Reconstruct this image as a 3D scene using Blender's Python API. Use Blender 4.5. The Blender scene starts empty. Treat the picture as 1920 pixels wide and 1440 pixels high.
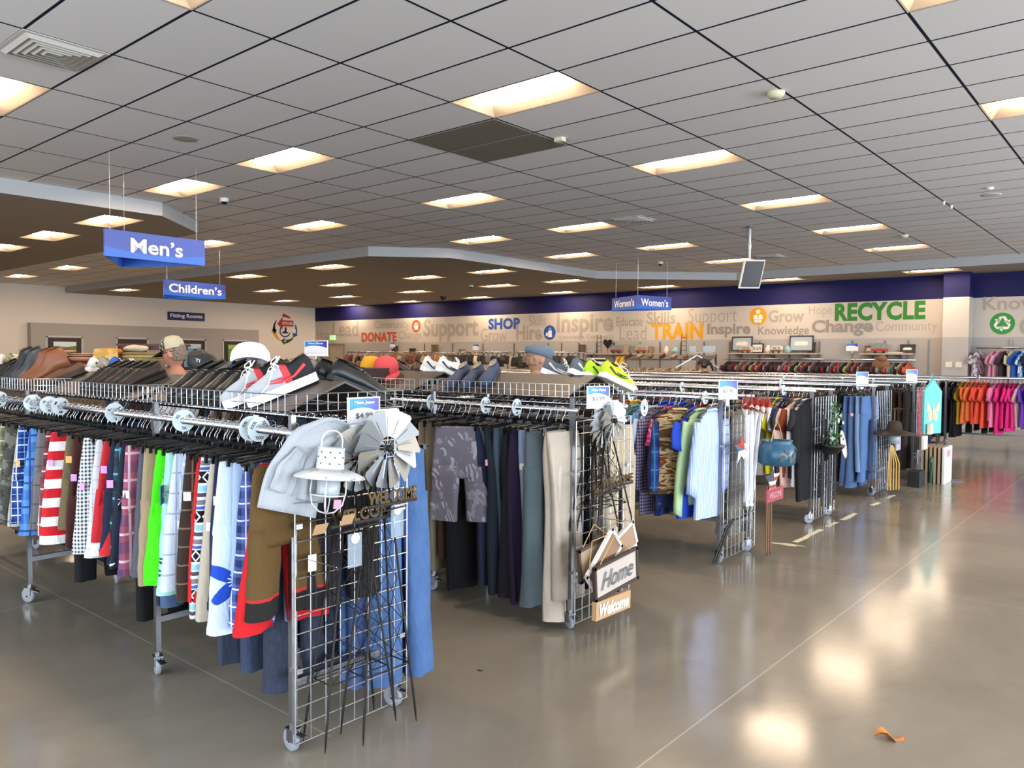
import bpy, math, random
from mathutils import Vector, Matrix
S = bpy.context.scene
C = S.collection
random.seed(7)
R = math.radians
pi = math.pi
sin, cos = math.sin, math.cos

# ---------------------------------------------------------------- camera, world, light, exposure
EYE = 1.65
def rot_axes(yaw, pitch, roll):
    f = Vector((sin(yaw)*cos(pitch), cos(yaw)*cos(pitch), sin(pitch)))
    r = Vector((cos(yaw), -sin(yaw), 0)); u = r.cross(f)
    return r*cos(roll)+u*sin(roll), -r*sin(roll)+u*cos(roll), f
cr, cu, cf = rot_axes(R(-40.245), R(-1.982), R(.390))
cd = bpy.data.cameras.new('camera'); cam = bpy.data.objects.new('camera', cd); C.objects.link(cam)
cd.sensor_width = 36; cd.lens = 36*1470/1920; cd.clip_end = 200; cd.clip_start = .05
m = Matrix.Identity(4)
for k in range(3):
    m[k][0] = cr[k]; m[k][1] = cu[k]; m[k][2] = -cf[k]
m[2][3] = EYE
cam.matrix_world = m
S.camera = cam
S.view_settings.view_transform = 'Standard'; S.view_settings.look = 'None'; S.view_settings.gamma = 1
S.view_settings.use_curve_mapping = False
S.view_settings.exposure = 0.68
S.cycles.max_bounces = 6; S.cycles.diffuse_bounces = 4; S.cycles.glossy_bounces = 3; S.cycles.transmission_bounces = 4
S.cycles.sample_clamp_indirect = 4.0; S.cycles.caustics_reflective = False; S.cycles.caustics_refractive = False

def lin(h):
    if isinstance(h, str):
        h = h.lstrip('#'); h = h if len(h) == 6 else ''.join(q+q for q in h); c = [int(h[i:i+2], 16)/255 for i in (0, 2, 4)]
    else: c = h
    return tuple(x/12.92 if x <= .04045 else ((x+.055)/1.055)**2.4 for x in c)
W = bpy.data.worlds.new('world'); S.world = W; W.use_nodes = True
W.node_tree.nodes['Background'].inputs[0].default_value = (.80, .90, 1.0, 1)
W.node_tree.nodes['Background'].inputs[1].default_value = 1.2
def area(name, loc, rot, sx, sy, power, col):
    l = bpy.data.lights.new(name, 'AREA'); l.shape = 'RECTANGLE'; l.size = sx; l.size_y = sy; l.energy = power; l.color = col
    o = bpy.data.objects.new(name, l); C.objects.link(o); o.location = loc; o.rotation_euler = rot; return o
DAY = (.80, .90, 1.0)
# daylight coming in through the shop windows on the right-hand side and behind the camera
for k in range(6):
    area('window_daylight', (7.75, -3.2+k*4.1, 1.75), (0, R(90), 0), 2.9, 3.6, 270, DAY)
for k in range(3):
    area('window_daylight', (-7.6+k*4.4, -4.75, 1.75), (R(90), 0, 0), 3.9, 2.9, 150, DAY)
LAMP = (1.0, .77, .55)      # warm ceiling lamps
LAMP_STRENGTH = 36.0

# ---------------------------------------------------------------- mesh builder
class MB:
    def __init__(s): s.v = []; s.f = []; s.m = []
    def add(s, vs, fs, mi=0):
        o = len(s.v); s.v += [tuple(p) for p in vs]
        for f in fs: s.f.append([i+o for i in f]); s.m.append(mi)
        return s
    def box(s, c, d, rot=None, mi=0):
        x, y, z = d[0]/2, d[1]/2, d[2]/2
        vs = [Vector(p) for p in ((-x,-y,-z),(x,-y,-z),(x,y,-z),(-x,y,-z),(-x,-y,z),(x,-y,z),(x,y,z),(-x,y,z))]
        if rot is not None: vs = [rot @ p for p in vs]
        return s.add([p+Vector(c) for p in vs], [(0,3,2,1),(4,5,6,7),(0,1,5,4),(1,2,6,5),(2,3,7,6),(3,0,4,7)], mi)
    def beam(s, a, b, w, h=None, mi=0):
        a, b = Vector(a), Vector(b); d = b-a
        q = d.to_track_quat('X', 'Z').to_matrix()
        return s.box((a+b)/2, (d.length, w, h or w), q, mi)
    def tube(s, pts, r, n=6, closed=False, mi=0, cap=True):
        pts = [Vector(p) for p in pts]; L = len(pts); rr = r if isinstance(r, (list, tuple)) else [r]*L
        t0 = (pts[1]-pts[0]).normalized(); up = Vector((0,0,1)) if abs(t0.z) < .9 else Vector((1,0,0))
        nrm = t0.cross(up).normalized(); vs = []
        for i in range(L):
            if closed: t = pts[(i+1) % L]-pts[i-1]
            else: t = pts[min(i+1, L-1)]-pts[max(i-1, 0)]
            t = t.normalized() if t.length > 1e-9 else t0
            nrm = nrm-t*nrm.dot(t); nrm = nrm.normalized() if nrm.length > 1e-6 else t.orthogonal().normalized()
            bi = t.cross(nrm)
            for k in range(n):
                a = 2*pi*k/n; vs.append(pts[i]+(nrm*cos(a)+bi*sin(a))*rr[i])
        fs = []
        for i in range(L if closed else L-1):
            j = (i+1) % L
            for k in range(n):
                fs.append((i*n+k, i*n+(k+1) % n, j*n+(k+1) % n, j*n+k))
        if not closed and cap: fs += [tuple(range(n))[::-1], tuple((L-1)*n+k for k in range(n))]
        return s.add(vs, fs, mi)
    def cyl(s, a, b, r, n=10, mi=0, r2=None): return s.tube([a, b], [r, r if r2 is None else r2], n, mi=mi)
    def lathe(s, prof, n=20, c=(0,0,0), rot=None, mi=0):
        vs = []; c = Vector(c)
        for r, z in prof:
            for k in range(n):
                a = 2*pi*k/n; p = Vector((r*cos(a), r*sin(a), z)); vs.append((rot @ p if rot is not None else p)+c)
        fs = []
        for i in range(len(prof)-1):
            for k in range(n): fs.append((i*n+k, i*n+(k+1) % n, (i+1)*n+(k+1) % n, (i+1)*n+k))
        return s.add(vs, fs, mi)
    def disc(s, c, r, n=20, rot=None, mi=0):
        return s.add([((rot @ Vector((r*cos(2*pi*k/n), r*sin(2*pi*k/n), 0))) if rot is not None else Vector((r*cos(2*pi*k/n), r*sin(2*pi*k/n), 0)))+Vector(c) for k in range(n)], [tuple(range(n))], mi)
    def sph(s, c, rx, ry=None, rz=None, n=14, k=8, rot=None, mi=0):
        ry = rx if ry is None else ry; rz = rx if rz is None else rz
        vs = []; c = Vector(c)
        for i in range(k+1):
            t = pi*i/k
            for j in range(n):
                a = 2*pi*j/n; p = Vector((rx*sin(t)*cos(a), ry*sin(t)*sin(a), -rz*cos(t)))
                vs.append((rot @ p if rot is not None else p)+c)
        fs = [(i*n+j, i*n+(j+1) % n, (i+1)*n+(j+1) % n, (i+1)*n+j) for i in range(k) for j in range(n)]
        return s.add(vs, fs, mi)
    def prism(s, pts, z0, z1, M=None, mi=0):
        n = len(pts); vs = [Vector((p[0], p[1], z)) for z in (z0, z1) for p in pts]
        if M is not None: vs = [M @ p for p in vs]
        return s.add(vs, [tuple(range(n))[::-1], tuple(range(n, 2*n))]+[(i, (i+1) % n, (i+1) % n+n, i+n) for i in range(n)], mi)
    def loft(s, rings, mi=0, cap0=True, cap1=True):
        n = len(rings[0]); vs = [p for r in rings for p in r]
        fs = [(i*n+k, i*n+(k+1) % n, (i+1)*n+(k+1) % n, (i+1)*n+k) for i in range(len(rings)-1) for k in range(n)]
        if cap0: fs.append(tuple(range(n))[::-1])
        if cap1: fs.append(tuple((len(rings)-1)*n+k for k in range(n)))
        return s.add(vs, fs, mi)
    def mesh(s, name, mats, smooth=False):
        me = bpy.data.meshes.new(name); me.from_pydata([tuple(p) for p in s.v], [], s.f)
        for mm in (mats if isinstance(mats, (list, tuple)) else [mats]): me.materials.append(mm)
        me.polygons.foreach_set('material_index', s.m)
        if smooth: me.polygons.foreach_set('use_smooth', [True]*len(s.f))
        me.validate(); me.update(); return me
    def build(s, name, mats, parent=None, smooth=False, loc=None, rot=None):
        return ob(name, s.mesh(name, mats, smooth), parent, loc, rot)
def ob(name, me, parent=None, loc=None, rot=None):
    o = bpy.data.objects.new(name, me); C.objects.link(o)
    if parent: o.parent = parent
    if loc is not None: o.location = loc
    if rot is not None: o.rotation_euler = rot
    return o
def tag(o, label, cat, group=None, kind=None):
    if label: o['label'] = label
    if cat: o['category'] = cat
    if group: o['group'] = group
    if kind: o['kind'] = kind
    return o
def thing(name, label, cat, loc=(0,0,0), rz=0, group=None):
    o = bpy.data.objects.new(name, None); C.objects.link(o); o.empty_display_size = .1
    o.location = loc; o.rotation_euler = (0, 0, rz); return tag(o, label, cat, group)
def dup(o, loc=None, rot=None, label=None, group=None):
    kids = list(o.children); r = o.copy(); C.objects.link(r)
    if loc is not None: r.location = loc
    if rot is not None: r.rotation_euler = rot
    if label: r['label'] = label
    if group: r['group'] = group
    for ch in kids:
        c = ch.copy(); C.objects.link(c); c.parent = r
        for g in ch.children:
            d = g.copy(); C.objects.link(d); d.parent = c
    return r
def struct(o): o['kind'] = 'structure'; return o
def RX(a): return Matrix.Rotation(a, 3, 'X')
def RY(a): return Matrix.Rotation(a, 3, 'Y')
def RZ(a): return Matrix.Rotation(a, 3, 'Z')
def frame(o, right, up):
    right = Vector(right).normalized(); up = Vector(up).normalized(); n = right.cross(up)
    mm = Matrix.Identity(4)
    for k in range(3): mm[k][0] = right[k]; mm[k][1] = up[k]; mm[k][2] = n[k]; mm[k][3] = o[k]
    return mm

# ---------------------------------------------------------------- node helpers and materials
class NS:
    """a shader value; arithmetic on it makes math nodes"""
    def __init__(s, nt, k): s.nt = nt; s.k = k
    def op(s, o, b=None, c=None):
        n = s.nt.nodes.new('ShaderNodeMath'); n.operation = o
        for i, x in enumerate((s, b, c)):
            if x is None: continue
            if isinstance(x, NS): s.nt.links.new(x.k, n.inputs[i])
            else: n.inputs[i].default_value = x
        return NS(s.nt, n.outputs[0])
    def __add__(s, b): return s.op('ADD', b)
    def __sub__(s, b): return s.op('SUBTRACT', b)
    def __mul__(s, b): return s.op('MULTIPLY', b)
    def __truediv__(s, b): return s.op('DIVIDE', b)
    def lt(s, b): return s.op('LESS_THAN', b)
    def gt(s, b): return s.op('GREATER_THAN', b)
    def fr(s): return s.op('FRACT')
    def ab(s): return s.op('ABSOLUTE')
    def sin(s): return s.op('SINE')
    def mx(s, b): return s.op('MAXIMUM', b)
    def mn(s, b): return s.op('MINIMUM', b)
    def sq(s): return s.op('MULTIPLY', s)
class Mat:
    def __init__(s, name, rough=.8, metal=0, spec=.5):
        s.m = bpy.data.materials.new(name); s.m.use_nodes = True; s.nt = s.m.node_tree
        s.b = s.nt.nodes['Principled BSDF']; s.b.inputs['Roughness'].default_value = rough; s.b.inputs['Metallic'].default_value = metal
        s.b.inputs['Specular IOR Level'].default_value = spec
    def xyz(s, kind='Object', sc=1):
        t = s.nt.nodes.new('ShaderNodeTexCoord'); q = s.nt.nodes.new('ShaderNodeSeparateXYZ'); s.vec = t.outputs[kind]
        s.nt.links.new(t.outputs[kind], q.inputs[0]); return [NS(s.nt, q.outputs[k])*sc for k in range(3)]
    def world(s):
        g = s.nt.nodes.new('ShaderNodeNewGeometry'); q = s.nt.nodes.new('ShaderNodeSeparateXYZ'); s.vec = g.outputs['Position']
        s.nt.links.new(g.outputs['Position'], q.inputs[0]); return [NS(s.nt, q.outputs[k]) for k in range(3)]
    def noise(s, scale, detail=3, rough=.5, stretch=None, dist=0):
        n = s.nt.nodes.new('ShaderNodeTexNoise'); n.inputs['Scale'].default_value = scale; n.inputs['Detail'].default_value = detail
        n.inputs['Roughness'].default_value = rough; n.inputs['Distortion'].default_value = dist; v = s.vec
        if stretch:
            mp = s.nt.nodes.new('ShaderNodeMapping'); mp.inputs['Scale'].default_value = stretch; s.nt.links.new(v, mp.inputs[0]); v = mp.outputs[0]
        s.nt.links.new(v, n.inputs['Vector']); return NS(s.nt, n.outputs[0])
    def voro(s, scale, stretch=None, out='Distance', feat='F1'):
        n = s.nt.nodes.new('ShaderNodeTexVoronoi'); n.inputs['Scale'].default_value = scale; n.feature = feat; v = s.vec
        if stretch:
            mp = s.nt.nodes.new('ShaderNodeMapping'); mp.inputs['Scale'].default_value = stretch; s.nt.links.new(v, mp.inputs[0]); v = mp.outputs[0]
        s.nt.links.new(v, n.inputs['Vector']); return NS(s.nt, n.outputs[out])
    def mix(s, fac, a, b):
        n = s.nt.nodes.new('ShaderNodeMix'); n.data_type = 'RGBA'
        for x, i in ((fac, 0), (a, 6), (b, 7)):
            if isinstance(x, NS): s.nt.links.new(x.k, n.inputs[i])
            elif i == 0: n.inputs[i].default_value = x
            else: n.inputs[i].default_value = (*lin(x), 1)
        return NS(s.nt, n.outputs[2])
    def col(s, c):
        if isinstance(c, NS): s.nt.links.new(c.k, s.b.inputs['Base Color'])
        else: s.b.inputs['Base Color'].default_value = (*lin(c), 1)
        return s
    def rough(s, v): s.nt.links.new(v.k, s.b.inputs['Roughness']); return s
    def bump(s, h, strength=.3, dist=.01):
        n = s.nt.nodes.new('ShaderNodeBump'); n.inputs['Strength'].default_value = strength; n.inputs['Distance'].default_value = dist
        s.nt.links.new(h.k, n.inputs['Height']); s.nt.links.new(n.outputs[0], s.b.inputs['Normal']); return s
_mc = {}
def mat(c, rough=.7, metal=0, spec=.5, name=None):
    k = (c, rough, metal, spec)
    if k not in _mc:
        mm = Mat(name or ('paint_'+str(c).lstrip('#')), rough, metal, spec).col(c); _mc[k] = mm.m
    return _mc[k]
def emit(name, c, st):
    mm = Mat(name); mm.col('#ffffff'); mm.b.inputs['Emission Color'].default_value = (*c, 1); mm.b.inputs['Emission Strength'].default_value = st; return mm.m
CHROME = mat('#c8c9cc', .22, 1, name='chrome')
STEEL = mat('#8f9093', .34, 1, name='brushed_steel')
WIRE = mat('#b9bbbf', .3, 1, name='zinc_wire')
BLACKP = mat('#0b0b0d', .35, name='black_plastic')
WHITE = mat('#e8e8e6', .6, name='white_plastic')
CARD = mat('#eceff4', .5, name='white_card')
GREYRUB = mat('#8b8f99', .55, name='grey_rubber')
DARKIRON = mat('#1d1713', .55, .4, name='dark_iron')
KRAFT = mat('#b08d68', .85, name='kraft_card')
_fc = {}
def fab(kind, *a):
    """woven cloth; pattern runs across (y) and down (z) the garment's own axes"""
    k = (kind,)+a
    if k in _fc: return _fc[k]
    mm = Mat('cloth_'+kind, .9, 0, .25); x, y, z = mm.xyz(); u = y+x*.6
    h = mm.noise(240, 2, .6, (1, 1, .25)) if kind in ('denim','vstripe') else mm.noise(160, 1, .5)
    if kind == 'solid':
        c = mm.mix(mm.noise(5, 4)*.28, a[0], '#000000' if len(a) < 2 else a[1])
    elif kind == 'plaid':      # ground, band, line, period
        p = a[3]; fu = (u/p).fr(); fz = (z/p).fr()
        c = mm.mix(fu.lt(.42)*.5+fz.lt(.42)*.45, a[0], a[1])
        c = mm.mix(((fu-.7).ab().lt(.045)).mx((fz-.7).ab().lt(.045))*.85, c, a[2])
        if len(a) > 4: c = mm.mix(((fu-.2).ab().lt(.03)).mx((fz-.2).ab().lt(.03))*.8, c, a[4])
    elif kind == 'check':      # ground, line, period
        p = a[2]; c = mm.mix((((u/p).fr()).lt(.09)).mx(((z/p).fr()).lt(.09))*.75, a[0], a[1])
    elif kind == 'gingham':
        p = a[2]; c = mm.mix((u/p).fr().lt(.5)*.5+(z/p).fr().lt(.5)*.5, a[0], a[1])
    elif kind == 'hstripe':    # c1, c2, period
        c = mm.mix((z/a[2]).fr().lt(.5), a[0], a[1])
    elif kind == 'vstripe':
        c = mm.mix((u/a[2]).fr().lt(a[3] if len(a) > 3 else .45), a[0], a[1])
    elif kind == 'denim':
        n = mm.noise(9, 5, .6)
        c = mm.mix(n, a[0], a[1]); c = mm.mix(mm.noise(300, 1, .5, (1, 1, .06))*.07, c, '#dfe8f4')
    elif kind == 'camo':       # wavy bands
        w = mm.noise(3.2, 3, .55, (1, 1.2, 4.5), .7)
        c = mm.mix(w.gt(.47), a[0], a[1]); c = mm.mix(w.gt(.57), c, a[2]); c = mm.mix((mm.noise(4.1, 2, .5, (1, 1, 5))).gt(.62), c, a[3])
    elif kind == 'palm':
        d = mm.voro(11); w = (mm.noise(6, 1)*40+u*150+z*60).sin()
        c = mm.mix((w.gt(.1))*(d.lt(.42)), a[0], a[1]); c = mm.mix((mm.noise(16, 3).gt(.6))*.5, c, a[1])
    elif kind == 'flowers':    # scattered five-petal blossoms: ground, blossom, scale
        vn = mm.nt.nodes.new('ShaderNodeTexVoronoi'); vn.inputs['Scale'].default_value = a[2]; mm.nt.links.new(mm.vec, vn.inputs['Vector'])
        d = NS(mm.nt, vn.outputs['Distance']); q = mm.nt.nodes.new('ShaderNodeSeparateXYZ'); mm.nt.links.new(vn.outputs['Position'], q.inputs[0])
        dy = y-NS(mm.nt, q.outputs[1]); dz = z-NS(mm.nt, q.outputs[2]); ang = dz.op('ARCTAN2', dy)
        c = mm.mix(d.lt(((ang*5).sin()*.5+.6)*.34), a[0], a[1])
    elif kind == 'hibiscus':   # one big blossom at (y,z): ground, petal, centre, y0, z0, r
        dy = (y-a[3])/a[5]; dz = (z-a[4])/a[5]; ang = dz.op('ARCTAN2', dy); rr = (dy.sq()+dz.sq()).op('SQRT')
        c = mm.mix(rr.lt(((ang*5+1).sin()*.32+.66)), a[0], a[1]); c = mm.mix(rr.lt((ang*14).sin()*.12+.2), c, a[2])
        lf = (((dy*.6-dz*.8)*1.0-.25).ab()).lt((dz-.2)*.18)*(dz.lt(2.4)); c = mm.mix(lf*rr.gt(.8), c, a[1])
    elif kind == 'flag':       # red/white stripes with a star-strewn dark side: y0 splits
        st = mm.mix((z/.105).fr().lt(.5), '#c3202b', '#ece9ea')
        cy = (z/.085).fr()-.5; cx = (y/.085+(z/.085).op('FLOOR')*.5).fr()-.5; ang = cy.op('ARCTAN2', cx); rr = (cx.sq()+cy.sq()).op('SQRT')
        sd = mm.mix(rr.lt((ang*5+1.57).sin()*.11+.22), '#12131c', '#eeeeee'); c = mm.mix(y.gt(a[0]), st, sd)
    elif kind == 'aztec':
        b = (z/.17).fr(); tri = ((u/.055).fr()-.5).ab()*2
        c = mm.mix(b.lt(.1), '#d8dbe6', '#4a4653'); c = mm.mix((b-.22).ab().lt(.08), c, '#86c1e8'); c = mm.mix((b-.32).ab().lt(.03), c, '#f1f1f4')
        c = mm.mix((b-.5).ab().lt(.15), c, '#17151b'); c = mm.mix(((b-.5).ab()*6+.08).lt(tri), c, '#eeeef2'); c = mm.mix(((b-.5).ab()*6+.4).lt(tri), c, '#17151b')
        c = mm.mix((b-.5).ab().gt(.15)*0+((b-.72).ab().lt(.04)), c, '#3a63b4'); c = mm.mix((b-.86).ab().lt(.06), c, '#7a7480')
    elif kind == 'bands':      # two colours with boundary slanting: c1, c2, y = k*z+b ; optional hem colour below z
        c = mm.mix((y-z*a[2]).gt(a[3]), a[0], a[1])
        if len(a) > 4: c = mm.mix(z.lt(a[5]), c, a[4])
    elif kind == 'hem':        # body colour, hem colour, z, thin line colour
        c = mm.mix(z.lt(a[2]), a[0], a[1]); c = mm.mix((z-a[2]).ab().lt(.006), c, a[3])
    elif kind == 'blotch':     # tie-dye / prints
        c = mm.mix(mm.noise(a[2], 3, .6).gt(.5), a[0], a[1])
        if len(a) > 3: c = mm.mix(mm.noise(a[2]*1.7, 2).gt(.6), c, a[3])
    h2 = mm.noise(15, 4, .6, (1, 1, .38), .8); mm.col(c).bump(h*.12+h2*1.6, .55, .012); _fc[k] = mm.m; return mm.m

# ---------------------------------------------------------------- lettering
_tc = {}
def text_mesh(s, bold=0, extr=.002, shear=0, sp=1):
    k = (s, bold, extr, shear, sp)
    if k in _tc: return _tc[k]
    cu_ = bpy.data.curves.new('lettering', 'FONT'); cu_.body = s; cu_.size = 1; cu_.offset = bold; cu_.shear = shear; cu_.extrude = 0; cu_.resolution_u = 3
    cu_.align_x = 'CENTER'; cu_.space_character = sp
    o = bpy.data.objects.new('lettering', cu_); C.objects.link(o)
    dg = bpy.context.evaluated_depsgraph_get(); me = bpy.data.meshes.new_from_object(o.evaluated_get(dg))
    C.objects.unlink(o); bpy.data.objects.remove(o); bpy.data.curves.remove(cu_)
    vs = [v.co.copy() for v in me.vertices]; fs = [tuple(p.vertices) for p in me.polygons]; bpy.data.meshes.remove(me)
    x0 = min(v.x for v in vs); x1 = max(v.x for v in vs); y0 = min(v.y for v in vs); y1 = max(v.y for v in vs)
    vs = [((v.x-(x0+x1)/2)/(x1-x0), (v.y-(y0+y1)/2)/(y1-y0)) for v in vs]
    _tc[k] = (vs, fs); return _tc[k]
def text(s, M, w, h, mt, parent, name='lettering', bold=0, shear=0, t=.002, sp=1):
    """flat lettering of size w x h centred on matrix M (x right, y up, z out)"""
    vs, fs = text_mesh(s, bold, 0, shear, sp); b = MB()
    b.add([M @ Vector((x*w, y*h, t)) for x, y in vs], fs)
    return b.build(name, mt, parent)
# ---------------------------------------------------------------- the setting
XL, XR, YF = -29.2, 8.0, -5.0
ZU, ZLO = 3.95, 3.75
GX, GY, TW, TD = -6.3002, 2.0573, 1.2192, .6096
def wy(x): return 21.76+.0325*(x+4.36)
WD = Vector((1, .0325, 0)).normalized(); WN = Vector((.0325, -1, 0)).normalized()

fm = Mat('polished_concrete', .16, 0, .42); X, Y, Z = fm.world()
n1 = fm.noise(.55, 6, .62, None, .6); n2 = fm.noise(3.2, 5, .65, (1, .5, 1)); n3 = fm.noise(38, 3, .6)
c = fm.mix((n1-.5)*1.5+.5, '#625a4f', '#a0988a'); c = fm.mix((n2-.35)*1.6, c, '#7d7466'); c = fm.mix(n3*.18, c, '#948b7d')
j = ((X+1.61).ab().lt(.005)).mx((X+5.7).ab().lt(.005)).mx((Y-2.05).ab().lt(.005)*X.lt(-2.75)).mx((Y-6.13).ab().lt(.005)*.5).mx((X+9.8).ab().lt(.005))
c = fm.mix(j*.32, c, '#cbc4b8'); sc_ = fm.noise(2.3, 8, .75, (1.4, .5, 1), 1.5); c = fm.mix(sc_.gt(.72)*.28, c, '#d3ccc0')
fm.col(c); fm.rough(n1*.10+n2*.09+.06); fm.bump(n2+n3*.1, .02, .02)
struct(MB().add([(XL-.2, YF, 0), (XR, YF, 0), (XR, 22.6, 0), (XL-.2, 22.6, 0)], [(0,1,2,3)]).build('floor', fm.m))

def wallpaint(name, hi=True):
    mm = Mat(name, .65, 0, .3); X, Y, Z = mm.world()
    if hi:
        c = mm.mix(Z.gt(2.2), '#aca7a4', '#c6bdb3'); c = mm.mix(Z.gt(3.16), c, '#17164f')
    else: c = mm.mix(.0, '#eadfd3', '#eadfd3')
    mm.col(c); return mm.m
WB = wallpaint('back_wall_paint'); WLP = wallpaint('side_wall_paint', False)
def slabwall(name, a, b, z0, z1, t, mt):
    a = Vector((*a, 0)); b = Vector((*b, 0)); d = (b-a).normalized(); n = Vector((-d.y, d.x, 0))*t
    o = MB().prism([(a.x, a.y), (b.x, b.y), (b.x+n.x, b.y+n.y), (a.x+n.x, a.y+n.y)], z0, z1).build(name, mt); return struct(o)
wall_back = slabwall('wall_back', (XL, wy(XL)), (-4.36, 21.76), 0, 4.1, .2, WB)
wall_right_back = slabwall('wall_rear_right', (-4.3, 21.857), (XR, 21.95), 0, 4.1, .2, WB)
pillar = struct(MB().box((-4.08, 21.6, 2.05), (.56, .5, 4.1)).build('wall_pillar', WB))
wall_left = slabwall('wall_left', (XL, YF), (XL, wy(XL)), 0, 4.1, .2, WLP)
# shop front on the right and behind the camera: piers, sill and head around big panes
FR = mat('#55585c', .4, .8, name='aluminium_frame')
fw_ = MB()
for k in range(8): fw_.box((XR+.05, -5+k*3.87, 2.05), (.18, .42, 4.1))
fw_.box((XR+.05, 8.5, .12), (.18, 27.2, .24)).box((XR+.05, 8.5, 3.65), (.18, 27.2, .9))
struct(fw_.build('wall_right', WLP))
fb = MB()
for k in range(9): fb.box((XL+k*4.65, YF-.05, 2.05), (.42, .18, 4.1))
fb.box(((XL+XR)/2, YF-.05, .12), (37.4, .18, .24)).box(((XL+XR)/2, YF-.05, 3.75), (37.4, .18, .7)).box((-19.5, YF-.05, 2.05), (19.5, .16, 4.1))
struct(fb.build('wall_front', WLP))
struct(MB().add([(-60,-60,-.06),(60,-60,-.06),(60,60,-.06),(-60,60,-.06)],[(0,1,2,3)]).build('ground_outside', mat('#8d8a85', .9)))

# ceiling: suspended tiles, openings where the lamps sit
LU = [(1,5),(-2,5),(-4,5),(-2,10),(-5,10),(1,10),(1,15),(-2,15),(-4,15),(1,20),(1,25),(-2,20),(-4,20),(-2,25),(4,10),(4,5),(1,0),(-2,0),(-8,10),(-14,10),(-17,10)]
LL = [(-6,5),(-8,5),(-10,5),(-8,15),(-8,20),(-6,20),(-6,25),(-11,20),(-14,25),(-17,30),(-11,25),(-14,30),(-8,25),(-11,30),(-8,30),(-5,30),(-2,30),(1,30),(-11,15),(-14,20),(-17,25),(-17,15)]
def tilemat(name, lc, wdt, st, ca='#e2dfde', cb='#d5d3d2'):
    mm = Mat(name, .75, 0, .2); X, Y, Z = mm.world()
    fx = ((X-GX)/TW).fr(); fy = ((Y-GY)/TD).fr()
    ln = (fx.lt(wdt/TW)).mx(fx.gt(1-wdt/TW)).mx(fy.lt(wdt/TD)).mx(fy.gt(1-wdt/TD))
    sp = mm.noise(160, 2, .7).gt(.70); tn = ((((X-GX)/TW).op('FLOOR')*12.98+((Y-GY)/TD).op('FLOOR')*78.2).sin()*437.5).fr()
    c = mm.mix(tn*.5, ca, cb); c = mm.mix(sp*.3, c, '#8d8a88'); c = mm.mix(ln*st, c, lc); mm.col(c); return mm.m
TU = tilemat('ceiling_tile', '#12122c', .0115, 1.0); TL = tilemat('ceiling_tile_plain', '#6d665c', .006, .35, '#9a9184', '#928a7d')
def clip(poly, conv):
    out = poly
    for i in range(len(conv)):
        a, b = conv[i], conv[(i+1) % len(conv)]; src = out; out = []
        if not src: return out
        side = lambda p: (b[0]-a[0])*(p[1]-a[1])-(b[1]-a[1])*(p[0]-a[0])
        for k in range(len(src)):
            p, q = src[k], src[(k+1) % len(src)]; sp, sq = side(p), side(q)
            if sp >= 0: out.append(p)
            if (sp >= 0) != (sq >= 0):
                t = sp/(sp-sq); out.append((p[0]+(q[0]-p[0])*t, p[1]+(q[1]-p[1])*t))
    return out
def ceil(name, regs, z, lamps, mt, over=0):
    b = MB(); lam = set(lamps)
    for i in range(-20, 13):
        for j in range(-13, 35):
            if (i, j) in lam: continue
            cell = [(GX+i*TW, GY+j*TD), (GX+(i+1)*TW, GY+j*TD), (GX+(i+1)*TW, GY+(j+1)*TD), (GX+i*TW, GY+(j+1)*TD)]
            for rg in regs:
                p = clip(cell, rg)
                if len(p) > 2: b.add([(x, y, z) for x, y in p], [tuple(range(len(p)))[::-1]])
    return struct(b.build(name, mt))
UREG = [[(XL, YF), (XR, YF), (XR, 20.2), (XL, 20.2)]]
FA = [(-11.8, YF), (-11.8, 5.7), (-12.95, 6.88), (XL, 6.88)]
FBK = [(XL, 10.7), (-13.05, 10.7), (-11.88, 11.96), (-11.85, 17.45), (-9.08, 20.03), (XR, 20.1)]
LREG = [[(XL, YF), (-11.8, YF), (-11.8, 5.7), (-12.95, 6.88), (XL, 6.88)],
        [(XL, 10.7), (-13.05, 10.7), (-11.88, 11.96), (-11.85, 17.45), (-11.85, 22.3), (XL, 22.3)],
        [(-11.85, 17.45), (-9.08, 20.03), (-9.08, 22.3), (-11.85, 22.3)], [(-9.08, 20.03), (XR, 20.1), (XR, 22.3), (-9.08, 22.3)]]
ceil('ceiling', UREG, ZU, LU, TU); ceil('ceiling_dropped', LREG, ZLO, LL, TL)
FASC = mat('#b0b1b3', .6, name='fascia_paint')
def fascia(name, pl):
    b = MB()
    for a, q in zip(pl, pl[1:]): b.add([(*a, ZLO), (*q, ZLO), (*q, ZU), (*a, ZU)], [(0,1,2,3)])
    return struct(b.build(name, FASC))
fascia('trim_fascia_near', FA); fascia('trim_fascia_far', FBK)
struct(MB().box(((XL+XR)/2, 8.6, 4.3), (38, 28, .1)).build('ceiling_slab', mat('#3a3a3a', .9)))

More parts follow.
